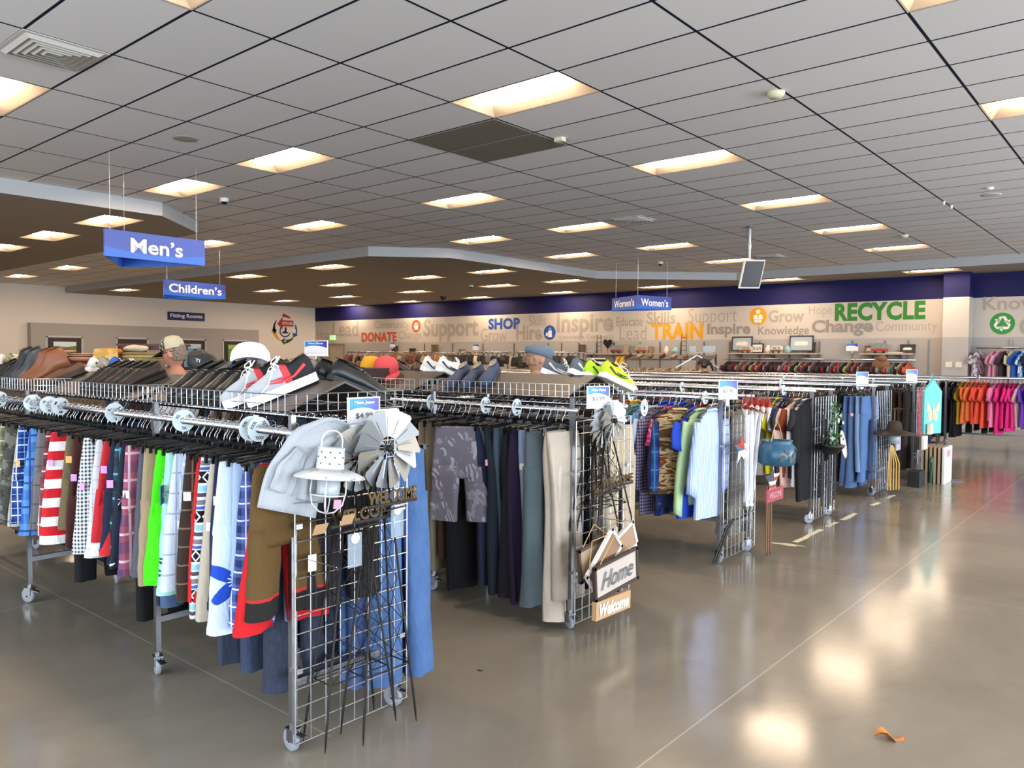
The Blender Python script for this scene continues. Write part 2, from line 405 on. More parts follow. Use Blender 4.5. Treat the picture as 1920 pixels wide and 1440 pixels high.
# lamps
lens_m = emit('lamp_lens', LAMP, LAMP_STRENGTH); refl_m = mat('#b5a48f', .45, name='lamp_reflector')
def lamp_parts():
    h = MB(); a, d, t = TW/2-.012, TD/2-.012, .07
    ov = [(-a,-d,0),(a,-d,0),(a,d,0),(-a,d,0)]; iv = [(-a+.1,-.14,t),(a-.1,-.14,t),(a-.1,.14,t),(-a+.1,.14,t)]
    h.add(ov+iv, [(0,4,5,1),(1,5,6,2),(2,6,7,3),(3,7,4,0),(4,7,6,5)])
    o2 = [(-a-.012,-d-.012,-.003),(a+.012,-d-.012,-.003),(a+.012,d+.012,-.003),(-a-.012,d+.012,-.003)]
    h.add(ov+o2, [(0,1,5,4),(1,2,6,5),(2,3,7,6),(3,0,4,7)])
    l = MB(); rings = []
    for x in (-a+.13, -a+.17, a-.17, a-.13):
        e = .6 if abs(x) > a-.15 else 1
        rings.append([(x, .140*e*cos(pi*k/8), .066-.05*e*sin(pi*k/8)) for k in range(9)])
    l.loft(rings)
    return h.mesh('housing', refl_m), l.mesh('lens', lens_m, True)
lh, ll = lamp_parts()
def lamp(i, j, z, lab, grp):
    t = thing('ceiling_light', lab, 'ceiling light', (GX+(i+.5)*TW, GY+(j+.5)*TD, z), 0, grp)
    ob('housing', lh, t); ob('lens', ll, t)
ordn = ['nearest', 'second', 'third', 'fourth', 'fifth', 'sixth', 'seventh', 'eighth']
colname = {4: 'rightmost lamp row of the tiled ceiling', 1: 'long lamp row over the aisle floor', -2: 'lamp row left of the brown ceiling grille', -4: 'lamp row above the blue dome-topped racks', -5: 'lamp row near the angled white fascia', -8: 'lamp row behind the hanging mens sign'}
colname[-4] = 'lamp row between the white camera dome and the fascia'
seen_ = {}
for i, j in sorted(LU, key=lambda q: q[1]):
    k = colname.get(i, 'lamps over the far end of the left bay'); seen_[k] = seen_.get(k, -1)+1
    lamp(i, j, ZU, 'warm ceiling lamp, %s in the %s' % (ordn[seen_[k]], k), 'recessed lamps in the tiled ceiling')
lown = {-6: 'in front of the emblem side', 1: 'x'}
seen_ = {}
for i, j in sorted(LL, key=lambda q: (q[1], -q[0])):
    k = {5: 'left dropped ceiling by the mens sign', 15: 'front line of far dropped ceiling', 20: 'second line of far dropped ceiling', 25: 'third line of far dropped ceiling', 30: 'line along the blue wall band'}[j]
    seen_[k] = seen_.get(k, 0)+1
    lamp(i, j, ZLO, 'warm lamp %s from the right, %s' % (['zero','first','second','third','fourth','fifth','sixth','seventh','eighth'][seen_[k]], k), 'lamps in the dropped ceiling')

# ceiling fittings
IV = mat('#d9d3b4', .5, name='ivory_plastic'); VG = mat('#7d7564', .7, name='return_grille'); VW = mat('#c9c5be', .5, name='vent_white'); DK = mat('#26262b', .6, name='dark_slot')
def grille(i, j, lab):
    t = thing('ceiling_grille', lab, 'ceiling grille', (GX+(i+.5)*TW, GY+(j+.5)*TD, ZU-.004), 0, 'brown return grilles in the tiled ceiling')
    MB().box((0,0,0), (TW-.03, TD-.03, .006)).build('grille_plate', VG, t)
    b = MB()
    for k in range(26): b.box((0, -TD/2+.03+k*.0215, -.004), (TW-.06, .003, .002))
    b.build('perforation', mat('#5f594c', .8), t)
grille(0, 6, 'brown perforated return grille nearest the ceiling lamp'); grille(0, 7, 'brown perforated return grille beside the small ivory box')
def diffuser(x, y, z, lab, s=.56):
    t = thing('ceiling_vent', lab, 'ceiling vent', (x, y, z-.003), 0)
    MB().box((0,0,0), (s, s, .006)).build('vent_plate', VW, t)
    for k in range(5):
        q = s/2-.03-k*.048; b = MB()
        for a in range(4):
            r = RZ(a*pi/2); b.add([r @ Vector(p) for p in ((-q,q,-.004),(q,q,-.004),(q-.03,q-.03,-.028),(-q+.03,q-.03,-.028))], [(0,1,2,3)])
        b.build('vane', VW, t)
diffuser(-6.6, 2.35, ZU, 'square louvred air vent beside the lamp in the top left corner', .6); diffuser(-6.95, 11.3, ZU, 'square air vent above the hanging screen side'); diffuser(-7.0, 17.2, ZU, 'square air vent behind the hanging screen')
def rnd(name, lab, cat, x, y, z, r, h, mt, n=20):
    return tag(MB().lathe([(0,-h),(r*.7,-h),(r,-h*.4),(r,0),(0,0)], n).build(name, mt, None, True, (x,y,z)), lab, cat)
rnd('ceiling_speaker', 'round perforated speaker grille in the ceiling near the blue sign', 'speaker', -8.12, 4.18, ZU, .13, .006, mat('#9b9485', .7))
rnd('ceiling_speaker', 'round pale speaker grille below the sprinkler at the right', 'speaker', -2.03, 12.7, ZU, .13, .006, VW)
rnd('ceiling_sprinkler', 'small white sprinkler above the round speaker grille at the right', 'sprinkler', -1.96, 12.15, ZU, .05, .03, WHITE)
rnd('smoke_detector', 'large ivory smoke detector on the ceiling grid line', 'smoke detector', -2.7, 6.69, ZU, .075, .05, IV)
rnd('smoke_detector', 'small ivory smoke detector far back near the right lamps', 'smoke detector', -3.9, 15.8, ZU, .075, .05, IV)
tag(MB().box((-5.0, 6.66, ZU-.02), (.1, .07, .04)).build('sensor_box', IV), 'small ivory sensor box beside the brown grille', 'sensor')
for k, (x, y) in enumerate(((-2.64, 12.8), (-2.62, 13.2))):
    rnd('ceiling_sprinkler', 'tiny white sprinkler head on a grid line, %s of two' % ['nearer', 'farther'][k], 'sprinkler', x, y, ZU, .02, .05, WHITE, 8)
def domecam(x, y, z, lab, dark=False):
    t = thing('dome_camera', lab, 'camera', (x, y, z))
    if not dark: MB().lathe([(0,-.05),(.06,-.05),(.065,-.01),(.065,0),(0,0)], 16).build('housing', WHITE, t, True)
    MB().sph((0,0,-.045 if not dark else -.02), .048 if not dark else .11).build('dome', BLACKP, t, True)
domecam(-10.75, 6.12, ZU, 'white dome camera on the ceiling right of the angled fascia'); domecam(-9.5, 16.7, ZU, 'small white dome camera above the womens sign')
domecam(-15.9, 16.9, ZLO, 'small white dome camera among the far dropped-ceiling lamps'); domecam(-19.7, 19.5, ZLO, 'black dome camera on the far dropped ceiling', True)

# ---------------------------------------------------------------- painted lettering and emblems on the walls
def wm(x, z, e=.004): return frame(Vector((x, wy(x), z))+WN*e, WD, (0,0,1))
GL, GD = mat('#a89e94', .8, name='lettering_pale_grey'), mat('#968d86', .8, name='lettering_mid_grey')
words = [('Hope',-29.05,2.25,-27.95,2.78,0,GL),('Lead',-28.0,2.48,-26.31,3.11,.02,GL),('Community',-25.28,2.68,-23.27,3.09,0,GL),('Change',-23.85,2.23,-22.58,2.66,.0,GL),('Support',-22.47,2.21,-19.63,3.11,.035,GL),
 ('Grow',-19.51,2.2,-18.3,2.68,0,GL),('Skills',-17.3,2.74,-16.56,3.09,0,GL),('Hire',-17.87,2.23,-16.74,2.77,.03,GL),('Inspire',-16.12,2.3,-13.88,3.13,.032,GL),('Knowledge',-16.0,2.22,-15.0,2.4,0,GL),('Community',-14.9,2.2,-13.85,2.42,0,GL),
 ('Educate',-13.77,2.65,-12.82,2.95,.01,GL),('Skills',-12.68,2.69,-11.69,3.08,.03,GL),('Lead',-13.65,2.22,-12.68,2.65,-.01,GL),('Support',-11.27,2.58,-9.74,3.13,-.012,GL),('Inspire',-10.66,2.26,-9.34,2.68,.034,GD),
 ('Grow',-8.82,2.66,-7.82,3.02,.03,GL),('Knowledge',-9.11,2.25,-7.69,2.56,.01,GD),('Hope',-7.7,2.78,-7.09,3.1,-.012,GL),('Change',-7.62,2.26,-6.05,2.71,.036,GD),('Community',-5.98,2.31,-4.56,2.63,-.012,GL)]
for w_, x0, z0, x1, z1, b_, g_ in words: text(w_, wm((x0+x1)/2, (z0+z1)/2), x1-x0, z1-z0, g_, wall_back, 'wall_lettering', b_)
for w_, x0, z0, x1, z1, cc in (('DONATE',-26.1,2.23,-23.97,2.63,'#c8502a'),('SHOP',-19.15,2.63,-17.7,3.04,'#1f4f9e'),('TRAIN',-12.52,2.22,-10.79,2.73,'#dc9a17'),('RECYCLE',-7.02,2.66,-4.83,3.14,'#2f7d2c')):
    text(w_, wm((x0+x1)/2, (z0+z1)/2), x1-x0, z1-z0, mat(cc, .7), wall_back, 'wall_lettering', .045, sp=1.05)
def wr(x, z, e=.004): return frame((x, 21.86+(x+3.8)*.0076-e, z), (1, .0076, 0), (0,0,1))
text('Knowledge', wr(-2.55, 2.96), 2.1, .42, GL, wall_right_back, 'wall_lettering', .02); text('Grow', wr(-1.9, 2.45), 1.9, .5, GL, wall_right_back, 'wall_lettering', .0)
def recycle(b, M, r, t):
    for k in range(3):
        q = Matrix.Rotation(k*2*pi/3, 4, 'Z')
        for pts in (((-.42,.16),(-.2,.55),(.02,.55),(-.22,.06)), ((-.1,.58),(.2,.58),(.42,.2),(.24,.1),(.05,.42)), ((.1,.16),(.56,.32),(.46,-.08))):
            b.add([M @ (q @ Vector((x*r, y*r, t))) for x, y in pts], [tuple(range(len(pts)))])
def flat(b, M, pts, t, s=1): b.add([M @ Vector((x*s, y*s, t)) for x, y in pts], [tuple(range(len(pts)))])
def circ(r, n=28, x=0, y=0, a0=0, a1=2*pi): return [(x+r*cos(a0+(a1-a0)*k/n), y+r*sin(a0+(a1-a0)*k/n)) for k in range(n)]
WHT = mat('#efe9e2', .8, name='emblem_white')
def roundel(M, r, c, par, kind):
    t = ob('wall_roundel', None, par); b = MB(); flat(b, M, circ(r), .001); b.build('roundel_disc', mat(c, .7), t); w = MB()
    if kind == 'recycle': recycle(w, M, r*1.15, .003)
    elif kind == 'bag':
        flat(w, M, [(-.28,-.62),(.42,-.62),(.36,.28),(-.2,.28)], .003, r)
        flat(w, M, [(-.66,-.38),(-.34,-.5),(-.28,.02),(-.6,-.02)], .003, r)
        for k in range(8):
            a, q = pi*k/8, pi*(k+1)/8; flat(w, M, [(.08+.2*cos(a), .28+.4*sin(a)), (.08+.2*cos(q), .28+.4*sin(q)), (.08+.14*cos(q), .28+.33*sin(q)), (.08+.14*cos(a), .28+.33*sin(a))], .003, r)
    elif kind == 'person':
        flat(w, M, circ(.25, 18, 0, .48), .003, r); flat(w, M, [(-.55,-.3),(-.5,.05),(-.3,.2),(-.06,.1),(-.06,-.2),(.06,-.2),(.06,.1),(.3,.2),(.5,.05),(.55,-.3)], .003, r); flat(w, M, [(-.42,-.36),(.42,-.36),(.42,-.7),(-.42,-.7)], .003, r)
    else:
        flat(w, M, [(-.5,0),(.5,0),(.38,-.6),(-.38,-.6)], .003, r); flat(w, M, [(-.55,.1),(.55,.1),(.55,.02),(-.55,.02)], .003, r)
        flat(w, M, [(-.32,.14),(-.32,.5),(-.05,.5),(-.05,.14)], .003, r); flat(w, M, circ(.2, 14, .2, .34), .003, r)
    w.build('roundel_symbol', WHT, t); return t
roundel(wm(-22.87, 2.84), .245, '#c8502a', wall_back, 'basket'); roundel(wm(-16.41, 2.49), .25, '#1f4f9e', wall_back, 'bag')
roundel(wm(-9.12, 2.855), .255, '#dc9a17', wall_back, 'person'); roundel(wr(-3.19, 2.525), .26, '#2f8f3a', wall_right_back, 'recycle')
# ring emblem on the left wall, with the red restrooms arrow
def lm(y, z, e=.004, x=None): return frame(((XL if x is None else x)+e, y, z), (0,1,0), (0,0,1))
em = thing('restroom_emblem', 'round wall emblem of coloured arrow segments with a red restrooms arrow', 'emblem', (XL+.01, 19.4, 2.79))
def seg(a0, a1, r0, r1, c, tip, nm='arrow_segment'):
    M = frame((0,0,0), (0,1,0), (0,0,1)); b = MB(); n = 12
    for k in range(n):
        p, q = a0+(a1-a0)*k/n, a0+(a1-a0)*(k+1)/n; wd = (.25+.75*k/n, .25+.75*(k+1)/n); md = (r0+r1)/2; hw = (r1-r0)/2
        flat(b, M, [((md+s*hw*wd[e])*cos(z_), (md+s*hw*wd[e])*sin(z_)) for s, e, z_ in ((1,0,p),(1,1,q),(-1,1,q),(-1,0,p))], .004)
    md = (r0+r1)/2; d = 1 if a1 > a0 else -1
    flat(b, M, [((r1+.06)*cos(a1), (r1+.06)*sin(a1)), ((r0-.06)*cos(a1), (r0-.06)*sin(a1)), (md*cos(a1+d*.35), md*sin(a1+d*.35))], .004)
    return b.build(nm, mat(c, .7), em)
seg(R(140), R(185), .47, .6, '#14162e', 1); seg(R(245), R(195), .46, .64, '#d9a01c', 1); seg(R(318), R(268), .46, .64, '#1f4a1c', 1); seg(R(20), R(-22), .46, .64, '#1c4c9a', 1)
b = MB(); M0 = frame((0,0,0), (0,1,0), (0,0,1)); flat(b, M0, [(-.38,.2),(-.12,.5),(-.12,.36),(.42,.36),(.42,.1),(-.12,.1),(-.12,-.05)], .006); flat(b, M0, [(-.15,.52),(-.08,.66),(.28,.5),(.26,.44)], .005); b.build('red_arrow', mat('#b5362c', .7), em)
text('RESTROOMS', frame((.008, .12, .23), (0,1,0), (0,0,1)), .5, .13, mat('#ead9d2', .8), em, 'lettering', .02)
b = MB()
for k in range(18):
    p, q = R(95+250*k/18), R(95+250*(k+1)/18); flat(b, M0, [(.27*cos(p), -.1+.27*sin(p)), (.27*cos(q), -.1+.27*sin(q)), (.22*cos(q), -.1+.22*sin(q)), (.22*cos(p), -.1+.22*sin(p))], .004)
flat(b, M0, [(-.02,.06),(.08,.06),(.08,-.14),(.14,-.14),(.14,-.2),(-.14,-.2),(-.14,-.14),(-.02,-.1)], .004); b.build('ring', mat('#17194a', .7), em)
text('9', frame((.007, -.08, -.04), (0,1,0), (0,0,1)), .1, .17, WHT, em, 'lettering', .03)
b = MB(); recycle(b, frame((.008, 0, -.53), (0,1,0), (0,0,1)), .1, 0); b.build('symbol', WHT, em)
b = MB(); flat(b, frame((.008, .46, -.08), (0,1,0), (0,0,1)), [(-.06,-.1),(.08,-.1),(.07,.08),(-.05,.08)], 0); b.build('symbol', WHT, em)

# low partition with the fitting-room doors
part = struct(MB().box((XL+.15, 13.74, 1.34), (.3, 8.44, 2.68)).build('wall_partition', mat('#a9a29b', .7)))
DOORW, CAS = mat('#33261f', .5, name='dark_door_wood'), mat('#c6c4c2', .6, name='door_casing')
POST = [('#5d8a3a', '#e7edf0', '#7a4a86', 'green field poster with a small figure on the leftmost dark door'), ('#6f93ab', '#d7e2ea', '#30303a', None), ('#79a6c4', '#cfe0ea', '#2f2630', 'pale blue poster of a dark-haired person on the third dark door'), ('#6da03c', '#a5c86a', '#5a3d78', 'bright green poster of two people on the rightmost dark door')]
for k, (y0, y1) in enumerate(((10.02,11.08),(12.3,13.34),(14.57,15.6),(16.4,17.46))):
    d = ob('door_%d' % (k+1), None); struct(d); xx = XL+.305
    MB().box((xx+.01, (y0+y1)/2, 1.1), (.03, y1-y0-.02, 2.2)).build('door_leaf', DOORW, d)
    MB().box((xx, y0-.03, 1.12), (.03, .06, 2.26)).box((xx, y1+.03, 1.12), (.03, .06, 2.26)).box((xx, (y0+y1)/2, 2.23), (.03, y1-y0+.1, .06)).build('door_frame', CAS, d)
    if POST[k][3]:
        g, s_, f_, lab = POST[k]; t = thing('poster', lab, 'poster', (xx+.028, (y0+y1)/2, 1.62))
        w2, h2 = (y1-y0)/2-.17, .44
        MB().box((0,0,0), (.006, 2*w2, 2*h2)).build('poster_sheet', mat(g, .5), t); b = MB()
        M1 = frame((.005,0,0), (0,1,0), (0,0,1)); flat(b, M1, [(-w2,h2),(-w2,h2*.66),(w2*.2,h2*.6),(w2,h2*.7),(w2,h2)], 0); b.build('poster_sky', mat(s_, .5), t)
        b = MB(); flat(b, M1, circ(.075, 14, .1, .13), .002); b.build('poster_face', mat('#a9755a', .6), t); b = MB(); flat(b, M1, [(-.06,-h2),(-.04,-.02),(.04,.06),(.16,.06),(.25,-.02),(.27,-h2)], .001); flat(b, M1, circ(.1, 14, .1, .16), .001); b.build('poster_figure', mat(f_, .6), t)

# hanging signs
def signmat(name, a, b2):
    mm = Mat(name, .35, 0, .5); x, y, z = mm.xyz(); c = mm.mix(((y*.9).sq()*.16-.09).lt(z)*((y+.2)*1.2).op('MINIMUM', 1.0).mx(.85), b2, a); return mm.col(c).m
SB = signmat('sign_blue', '#3d4c9c', '#2f64c4'); SIDE = mat('#141a58', .5, name='sign_dark_blue'); SW = mat('#f2f2f4', .5, name='sign_white'); WR = mat('#d5d5d5', .3, .6, name='hanging_wire')
def prism_sign(word, lab, P, z0, z1, faces, ztop=ZU):
    cx, cy = sum(p[0] for p in P)/3, sum(p[1] for p in P)/3
    t = thing('hanging_sign', lab, 'sign', (cx, cy, z0)); h = z1-z0
    for k in range(3):
        a, q = P[k], P[(k+1) % 3]; d = Vector((q[0]-a[0], q[1]-a[1], 0)); L = d.length; d.normalize()
        mid = Vector(((a[0]+q[0])/2-cx, (a[1]+q[1])/2-cy, h/2))
        o = MB().box((0,0,0), (.012, L, h)).build('panel', SB, t); o.location = mid; o.rotation_euler = (0, 0, math.atan2(d.y, d.x)-pi/2)
        if k in faces:
            n = d.cross(Vector((0,0,1))); text(word, frame(mid+n*.009, d, (0,0,1)), faces[k]*L, h*.56, SW, t, 'lettering', .018)
    for p in P:
        x, y = (p[0]-cx)*.86, (p[1]-cy)*.86; MB().cyl((x, y, h), (x, y, ztop-z0), .0022, 4).build('wire', WR, t)
prism_sign('Men\u2019s', 'large blue triangular hanging sign reading Men\u2019s', [(-9.22,3.79),(-9.25,5.0),(-10.25,4.42)], 2.755, 3.06, {0: .52})
prism_sign('Children\u2019s', 'blue triangular hanging sign reading Children\u2019s', [(-15.8,7.66),(-15.96,9.1),(-17.05,8.25)], 2.87, 3.18, {0: .86})
prism_sign('Women\u2019s', 'blue triangular hanging sign reading Women\u2019s on two faces', [(-9.43,15.55),(-9.14,16.6),(-10.5,16.15)], 2.775, 3.08, {0: .8, 2: .8})
fs_ = thing('fitting_room_sign', 'flat dark blue wall sign reading Fitting Rooms', 'sign', (XL+.02, 15.01, 3.12))
MB().box((0,0,0), (.03, 1.48, .315)).build('sign_board', mat('#1d2360', .5), fs_); text('Fitting Rooms', frame((.017,0,0), (0,1,0), (0,0,1)), 1.28, .19, SW, fs_, 'lettering', .03)
ex = thing('exit_sign', 'small green lit exit sign on the back wall', 'sign', (-27.95, wy(-27.95)-.04, 2.43))
MB().box((0,0,0), (.34, .05, .2)).build('sign_case', emit('exit_green', lin('#3fbf4a'), .9), ex); text('EXIT', frame((0,-.027,0), (1,0,0), (0,0,1)), .26, .12, SW, ex)
dr = ob('door_5', None); struct(dr); MB().box((-27.7, wy(-27.7)-.02, 1.05), (.95, .05, 2.1)).build('door_leaf', mat('#b3a795', .6), dr); MB().box((-28.22, wy(-28.2)-.03, 1.07), (.07, .07, 2.14)).box((-27.18, wy(-27.2)-.03, 1.07), (.07, .07, 2.14)).box((-27.7, wy(-27.7)-.03, 2.13), (1.1, .07, .06)).build('door_frame', mat('#8b7f6e', .6), dr)

# screen on a ceiling pole
tv = thing('hanging_screen', 'small black screen on a white ceiling pole, tilted down', 'screen', (-5.74, 13.18, 3.36))
MB().cyl((0,0,0), (0,0,.59), .022, 10).cyl((0,0,.2), (0,0,.3), .028, 10).build('pole', WHITE, tv, True); MB().lathe([(0,.56),(.06,.57),(.07,.59),(0,.59)], 14).box((-.05,0,.56), (.16,.03,.02)).build('ceiling_mount', CHROME, tv)
ax = Vector((.235, .19, 0)).normalized(); upv = Vector((.10, -.02, .43)).normalized(); M = frame((.055, .0, -.24), ax, upv)
def mbox(b, M, c, d, mi=0): return b.box(M @ Vector(c), d, M.to_3x3(), mi)
q = MB(); mbox(q, M, (0,0,-.03), (.36,.5,.06)); q.build('case', mat('#d8d5cd', .5), tv); q = MB(); mbox(q, M, (.005,.0,.003), (.32,.45,.008)); q.build('screen', mat('#1b181b', .12), tv); q = MB(); mbox(q, M, (.0,-.2,.009), (.32,.05,.004)); q.build('bezel', BLACKP, tv)
MB().tube([(-.03,0,.55),(-.06,0,.5),(-.03,0,.4),(-.025,0,.1),(-.01,0,-.05)], .004, 5).build('cable', BLACKP, tv)
# ---------------------------------------------------------------- rolling clothes racks
RZ_RAIL = 1.33
def caster_mesh():
    a = MB(); a.cyl((0,0,.10), (0,0,.125), .016, 10).box((0,0,.098), (.055,.045,.008)).box((0,.017,.072), (.042,.004,.05)).box((0,-.017,.072), (.042,.004,.05)).beam((.0,.0,.088), (.055,.02,.07), .03, .004)
    w = MB(); q = RX(pi/2); prof = [(.012,-.013),(.042,-.013),(.049,-.008),(.049,.008),(.042,.013),(.012,.013)]; w.lathe(prof, 20, (-.012,0,.049), q)
    return a.mesh('fork', STEEL), w.mesh('wheel', GREYRUB, True)
CFORK, CWHEEL = caster_mesh()
def grid_panel(b, y0, y1, z0, z1, x=0, r=.0027, st=.0762):
    n = round((y1-y0)/st); k = round((z1-z0)/st)
    for i in range(n+1): b.cyl((x, y0+i*st, z0), (x, y0+i*st, z1), r*(1.5 if i in (0, n) else 1), 5)
    for j in range(k+1): b.cyl((x+.005, y0, z0+j*st), (x+.005, y0+n*st, z0+j*st), r, 5)
def rack(lab, Y0, xr, xl, legs, depth=.56, panel=True, top=False):
    t = thing('clothes_rack', lab, 'rack', (xr, Y0, 0)); xs = [x-xr for x in legs]; hz = RZ_RAIL
    for y in (0, depth):
        MB().cyl((xl-xr, y, hz), (.04, y, hz), .016, 12).build('rail', CHROME, t, True)
        for x in xs:
            b = MB().box((x, y, .70), (.026, .026, 1.17)); b.box((x, y, hz-.03), (.034, .034, .05))
            if top: b.box((x, y, 1.36), (.022, .022, .09))
            b.build('upright', STEEL, t)
            c = ob('caster', CFORK, t, (x, y, 0), (0, 0, random.uniform(-.5, .9))); ob('wheel', CWHEEL, c)
    for x in xs: MB().box((x, depth/2, .29), (.026, depth-.026, .03)).build('cross_bar', STEEL, t)
    for a, q in zip(xs, xs[1:]): MB().beam((a, depth/2, .29), (q, depth/2, .29), .026, .03).build('centre_beam', STEEL, t)
    if panel:
        b = MB(); grid_panel(b, -.02, -.02+.6096, .05, .05+.0762*16, .045); 
        for z in (.35, .95): b.box((.025, 0, z), (.05, .03, .02)).box((.025, depth, z), (.05, .03, .02))
        b.build('grid_end_panel', WIRE, t)
    return t
rack('nearest rolling chrome rack of shorts and jeans with shoe baskets on top', 1.87, -2.765, -8.2, [-2.765, -3.96, -5.76, -7.3], top=True)
rack('second rolling rack of trousers with the palm print shorts', 3.83, -2.765, -9, [-2.765, -3.96, -5.76], top=True)
rack('third rolling rack of shirts, with the blue lantern pot on its end', 5.85, -2.765, -11.5, [-2.765, -4.6, -6.4])
rack('fourth rolling rack of tees, with the hanging greenery on its end', 7.9, -2.765, -14, [-2.765, -4.6])
rack('fifth rolling rack of long denim, with the rusty hat lantern on its end', 10.0, -2.765, -14.5, [-2.765, -4.6])
rack('sixth rolling rack of dark trousers, with the teal plaque on its end', 11.9, -2.765, -16, [-2.765, -4.6], panel=True)
rack('seventh rolling rack, bare rails behind the teal plaque rack', 14.0, -2.9, -16, [-2.9, -4.6], panel=False)
rack('far right rolling rack of black and bright pink clothes', 16.25, -1.0, -11.0, [-1.0, -3.33, -5.4], panel=False)

# ---------------------------------------------------------------- hangers
def hook_pts(s=1): return [(0,0,-.085*s),(0,.002,-.05*s),(0,.016,-.03*s),(0,.0235,-.006),(0,.0205,.012),(0,.008,.0225),(0,-.008,.0225),(0,-.0205,.012),(0,-.0225,-.002)]
hookm = MB().tube(hook_pts(), .0019, 5).mesh('hook', CHROME, True)
clipm = MB().box((0,0,-.126), (.012,.012,.05)).box((.006,0,-.118), (.02,.02,.02)).mesh('clip', BLACKP)
def clip_body():
    b = MB().box((0,0,-.092), (.012,.05,.026)); b.tube([(0,-.19,-.112),(0,-.05,-.098),(0,.05,-.098),(0,.19,-.112)], .0065, 6); return b.mesh('bar', BLACKP)
def shirt_body():
    b = MB().tube([(0,-.21,-.15),(0,-.16,-.118),(0,-.05,-.088),(0,.05,-.088),(0,.16,-.118),(0,.21,-.15)], .008, 6); b.tube([(0,-.2,-.152),(0,.2,-.152)], .005, 5); return b.mesh('bar', BLACKP)
CLB, SHB = clip_body(), shirt_body()
_proto = {}
def hanger(kind, x, y, rz, lab, grp, z=RZ_RAIL):
    if kind not in _proto:
        b = ob('clip_hanger' if kind == 'clip' else 'clothes_hanger', CLB if kind == 'clip' else SHB); ob('hook', hookm, b)
        if kind == 'clip': ob('clip', clipm, b, (0,-.15,0)); ob('clip', clipm, b, (0,.15,0))
        tag(b, lab, 'hanger', grp); _proto[kind] = b; b.location = (x, y, z); b.rotation_euler = (random.uniform(-.05,.05), 0, rz); return b
    return dup(_proto[kind], (x, y, z), (random.uniform(-.05,.05), 0, rz), lab, grp)
NH = [0]
def hang_row(xs, y, kind, lab, grp):
    for x in xs: hanger(kind, x, y, random.uniform(-.16,.16), lab, grp); NH[0] += 1

# ---------------------------------------------------------------- garments
def ringpts(hw, tx, cy, z, n, fold, ph, amp, sq=.55):
    r = []
    for k in range(n):
        a = 2*pi*k/n; c_, s_ = cos(a), sin(a)
        y = hw*math.copysign(abs(c_)**sq, c_); x = tx*math.copysign(abs(s_)**.7, s_)
        x += amp*sin(fold*y+ph)+amp*.6*sin(fold*2.3*y+ph*1.7+z*5)
        r.append(Vector((x, cy+y, z)))
    return r
def pants(W, hem, L, rise=.26, T=.05, seed=0, amp=.016, lean=0, gap=.012):
    rn = random.Random(seed); b = MB(); ph = rn.uniform(0,6); f = rn.uniform(14,24); rings = []; n = 22
    def hw(v): return W/2+(hem-W)/2*min(1, v/L)**.8
    ms = [0,.012,.03,.06,.12,.2] if rise > .2 else [0,.02,.05,.1]
    ms = [m for m in ms if m < rise]+[rise]
    for v in ms: rings.append(ringpts(hw(v), T*(.32+.3*min(1, v/.15)), lean*v, -v, n, f, ph, amp*min(1, v*3)))
    rings.append(ringpts(hw(rise)*.97, T*.3, lean*rise, -rise-.03, n, f, ph, amp)); b.loft(rings)
    for s in (-1, 1):
        lr = []; k = max(5, int((L-rise)/.09))
        for i in range(k+1):
            v = rise-.05+(L-rise+.05)*i/k; h = hw(v); g = gap*(1+1.4*i/k); lw = (h-g)/2
            lr.append(ringpts(lw, T*(.60+.12*i/k), lean*v+s*(g+lw)+rn.uniform(-.004,.004), -v+(rn.uniform(-.006,.006) if i == k else 0), 16, f*1.2, ph+s, amp*(.7+.5*i/k)))
        b.loft(lr, cap1=False)
        e = lr[-1]; b.loft([e, [Vector((p.x*.6, p.y, p.z+.03)) for p in e]], cap0=False)
    return b
def sheet(W, hem, L, T=.05, seed=0, amp=.020, lean=0):
    """a garment folded in half along its length"""
    rn = random.Random(seed); b = MB(); ph = rn.uniform(0,6); f = rn.uniform(14,26); k = max(6, int(L/.09)); rings = []
    for v in [0,.012,.04]+[.04+(L-.04)*i/k for i in range(1, k+1)]:
        h = W/2+(hem-W)/2*(v/L)**.9; rings.append(ringpts(h, T*(.32+.4*min(1, v/.1)), lean*v, -v, 22, f, ph, amp*min(1, v*3.5)))
    b.loft(rings, cap1=False); e = rings[-1]; b.loft([e, [Vector((p.x*.6, p.y, p.z+.03)) for p in e]], cap0=False); return b
def shirt(W, L, sl=.2, T=.07, seed=0, amp=.017, vest=False):
    rn = random.Random(seed); b = MB(); ph = rn.uniform(0,6); f = rn.uniform(12,22); rings = []
    prof = [(.0,.085,.35),(.02,.10,.45),(.04,.15,.5),(.075,W*.42,.6),(.11,W*.49,.7),(.17,W*.5,.85)]
    k = max(5, int(L/.1))
    prof += [(.17+(L-.17)*i/k, W*.5*(1+.06*i/k), 1) for i in range(1, k+1)]
    for v, h, t in prof: rings.append(ringpts(h, T/2*t, 0, -v, 24, f, ph, amp*min(1, v*2.5), .7))
    b.loft(rings, cap1=False); e = rings[-1]; b.loft([e, [Vector((p.x*.6, p.y, p.z+.03)) for p in e]], cap0=False)
    b.tube([(T*.3*cos(a), .075*sin(a), .004+.012*cos(a)) for a in [2*pi*i/14 for i in range(14)]], .011, 6, closed=True)
    if not vest:
        for s in (-1, 1):
            lr = []; m_ = max(4, int(sl/.07)); w0 = .085 if sl < .35 else .08
            for i in range(m_+1):
                q = i/m_; c_ = Vector((amp*1.2*sin(ph+q*3), s*(W*.44+.075*q+.02*sin(q*3)), -.10-sl*q)); rr = w0*(1-.25*q if sl > .35 else 1)
                lr.append([c_+Vector((T*.42*sin(2*pi*j/12)+.004*sin(5*j+ph), rr*cos(2*pi*j/12), .03*cos(2*pi*j/12)*s)) for j in range(12)])
            b.loft(lr)
    return b
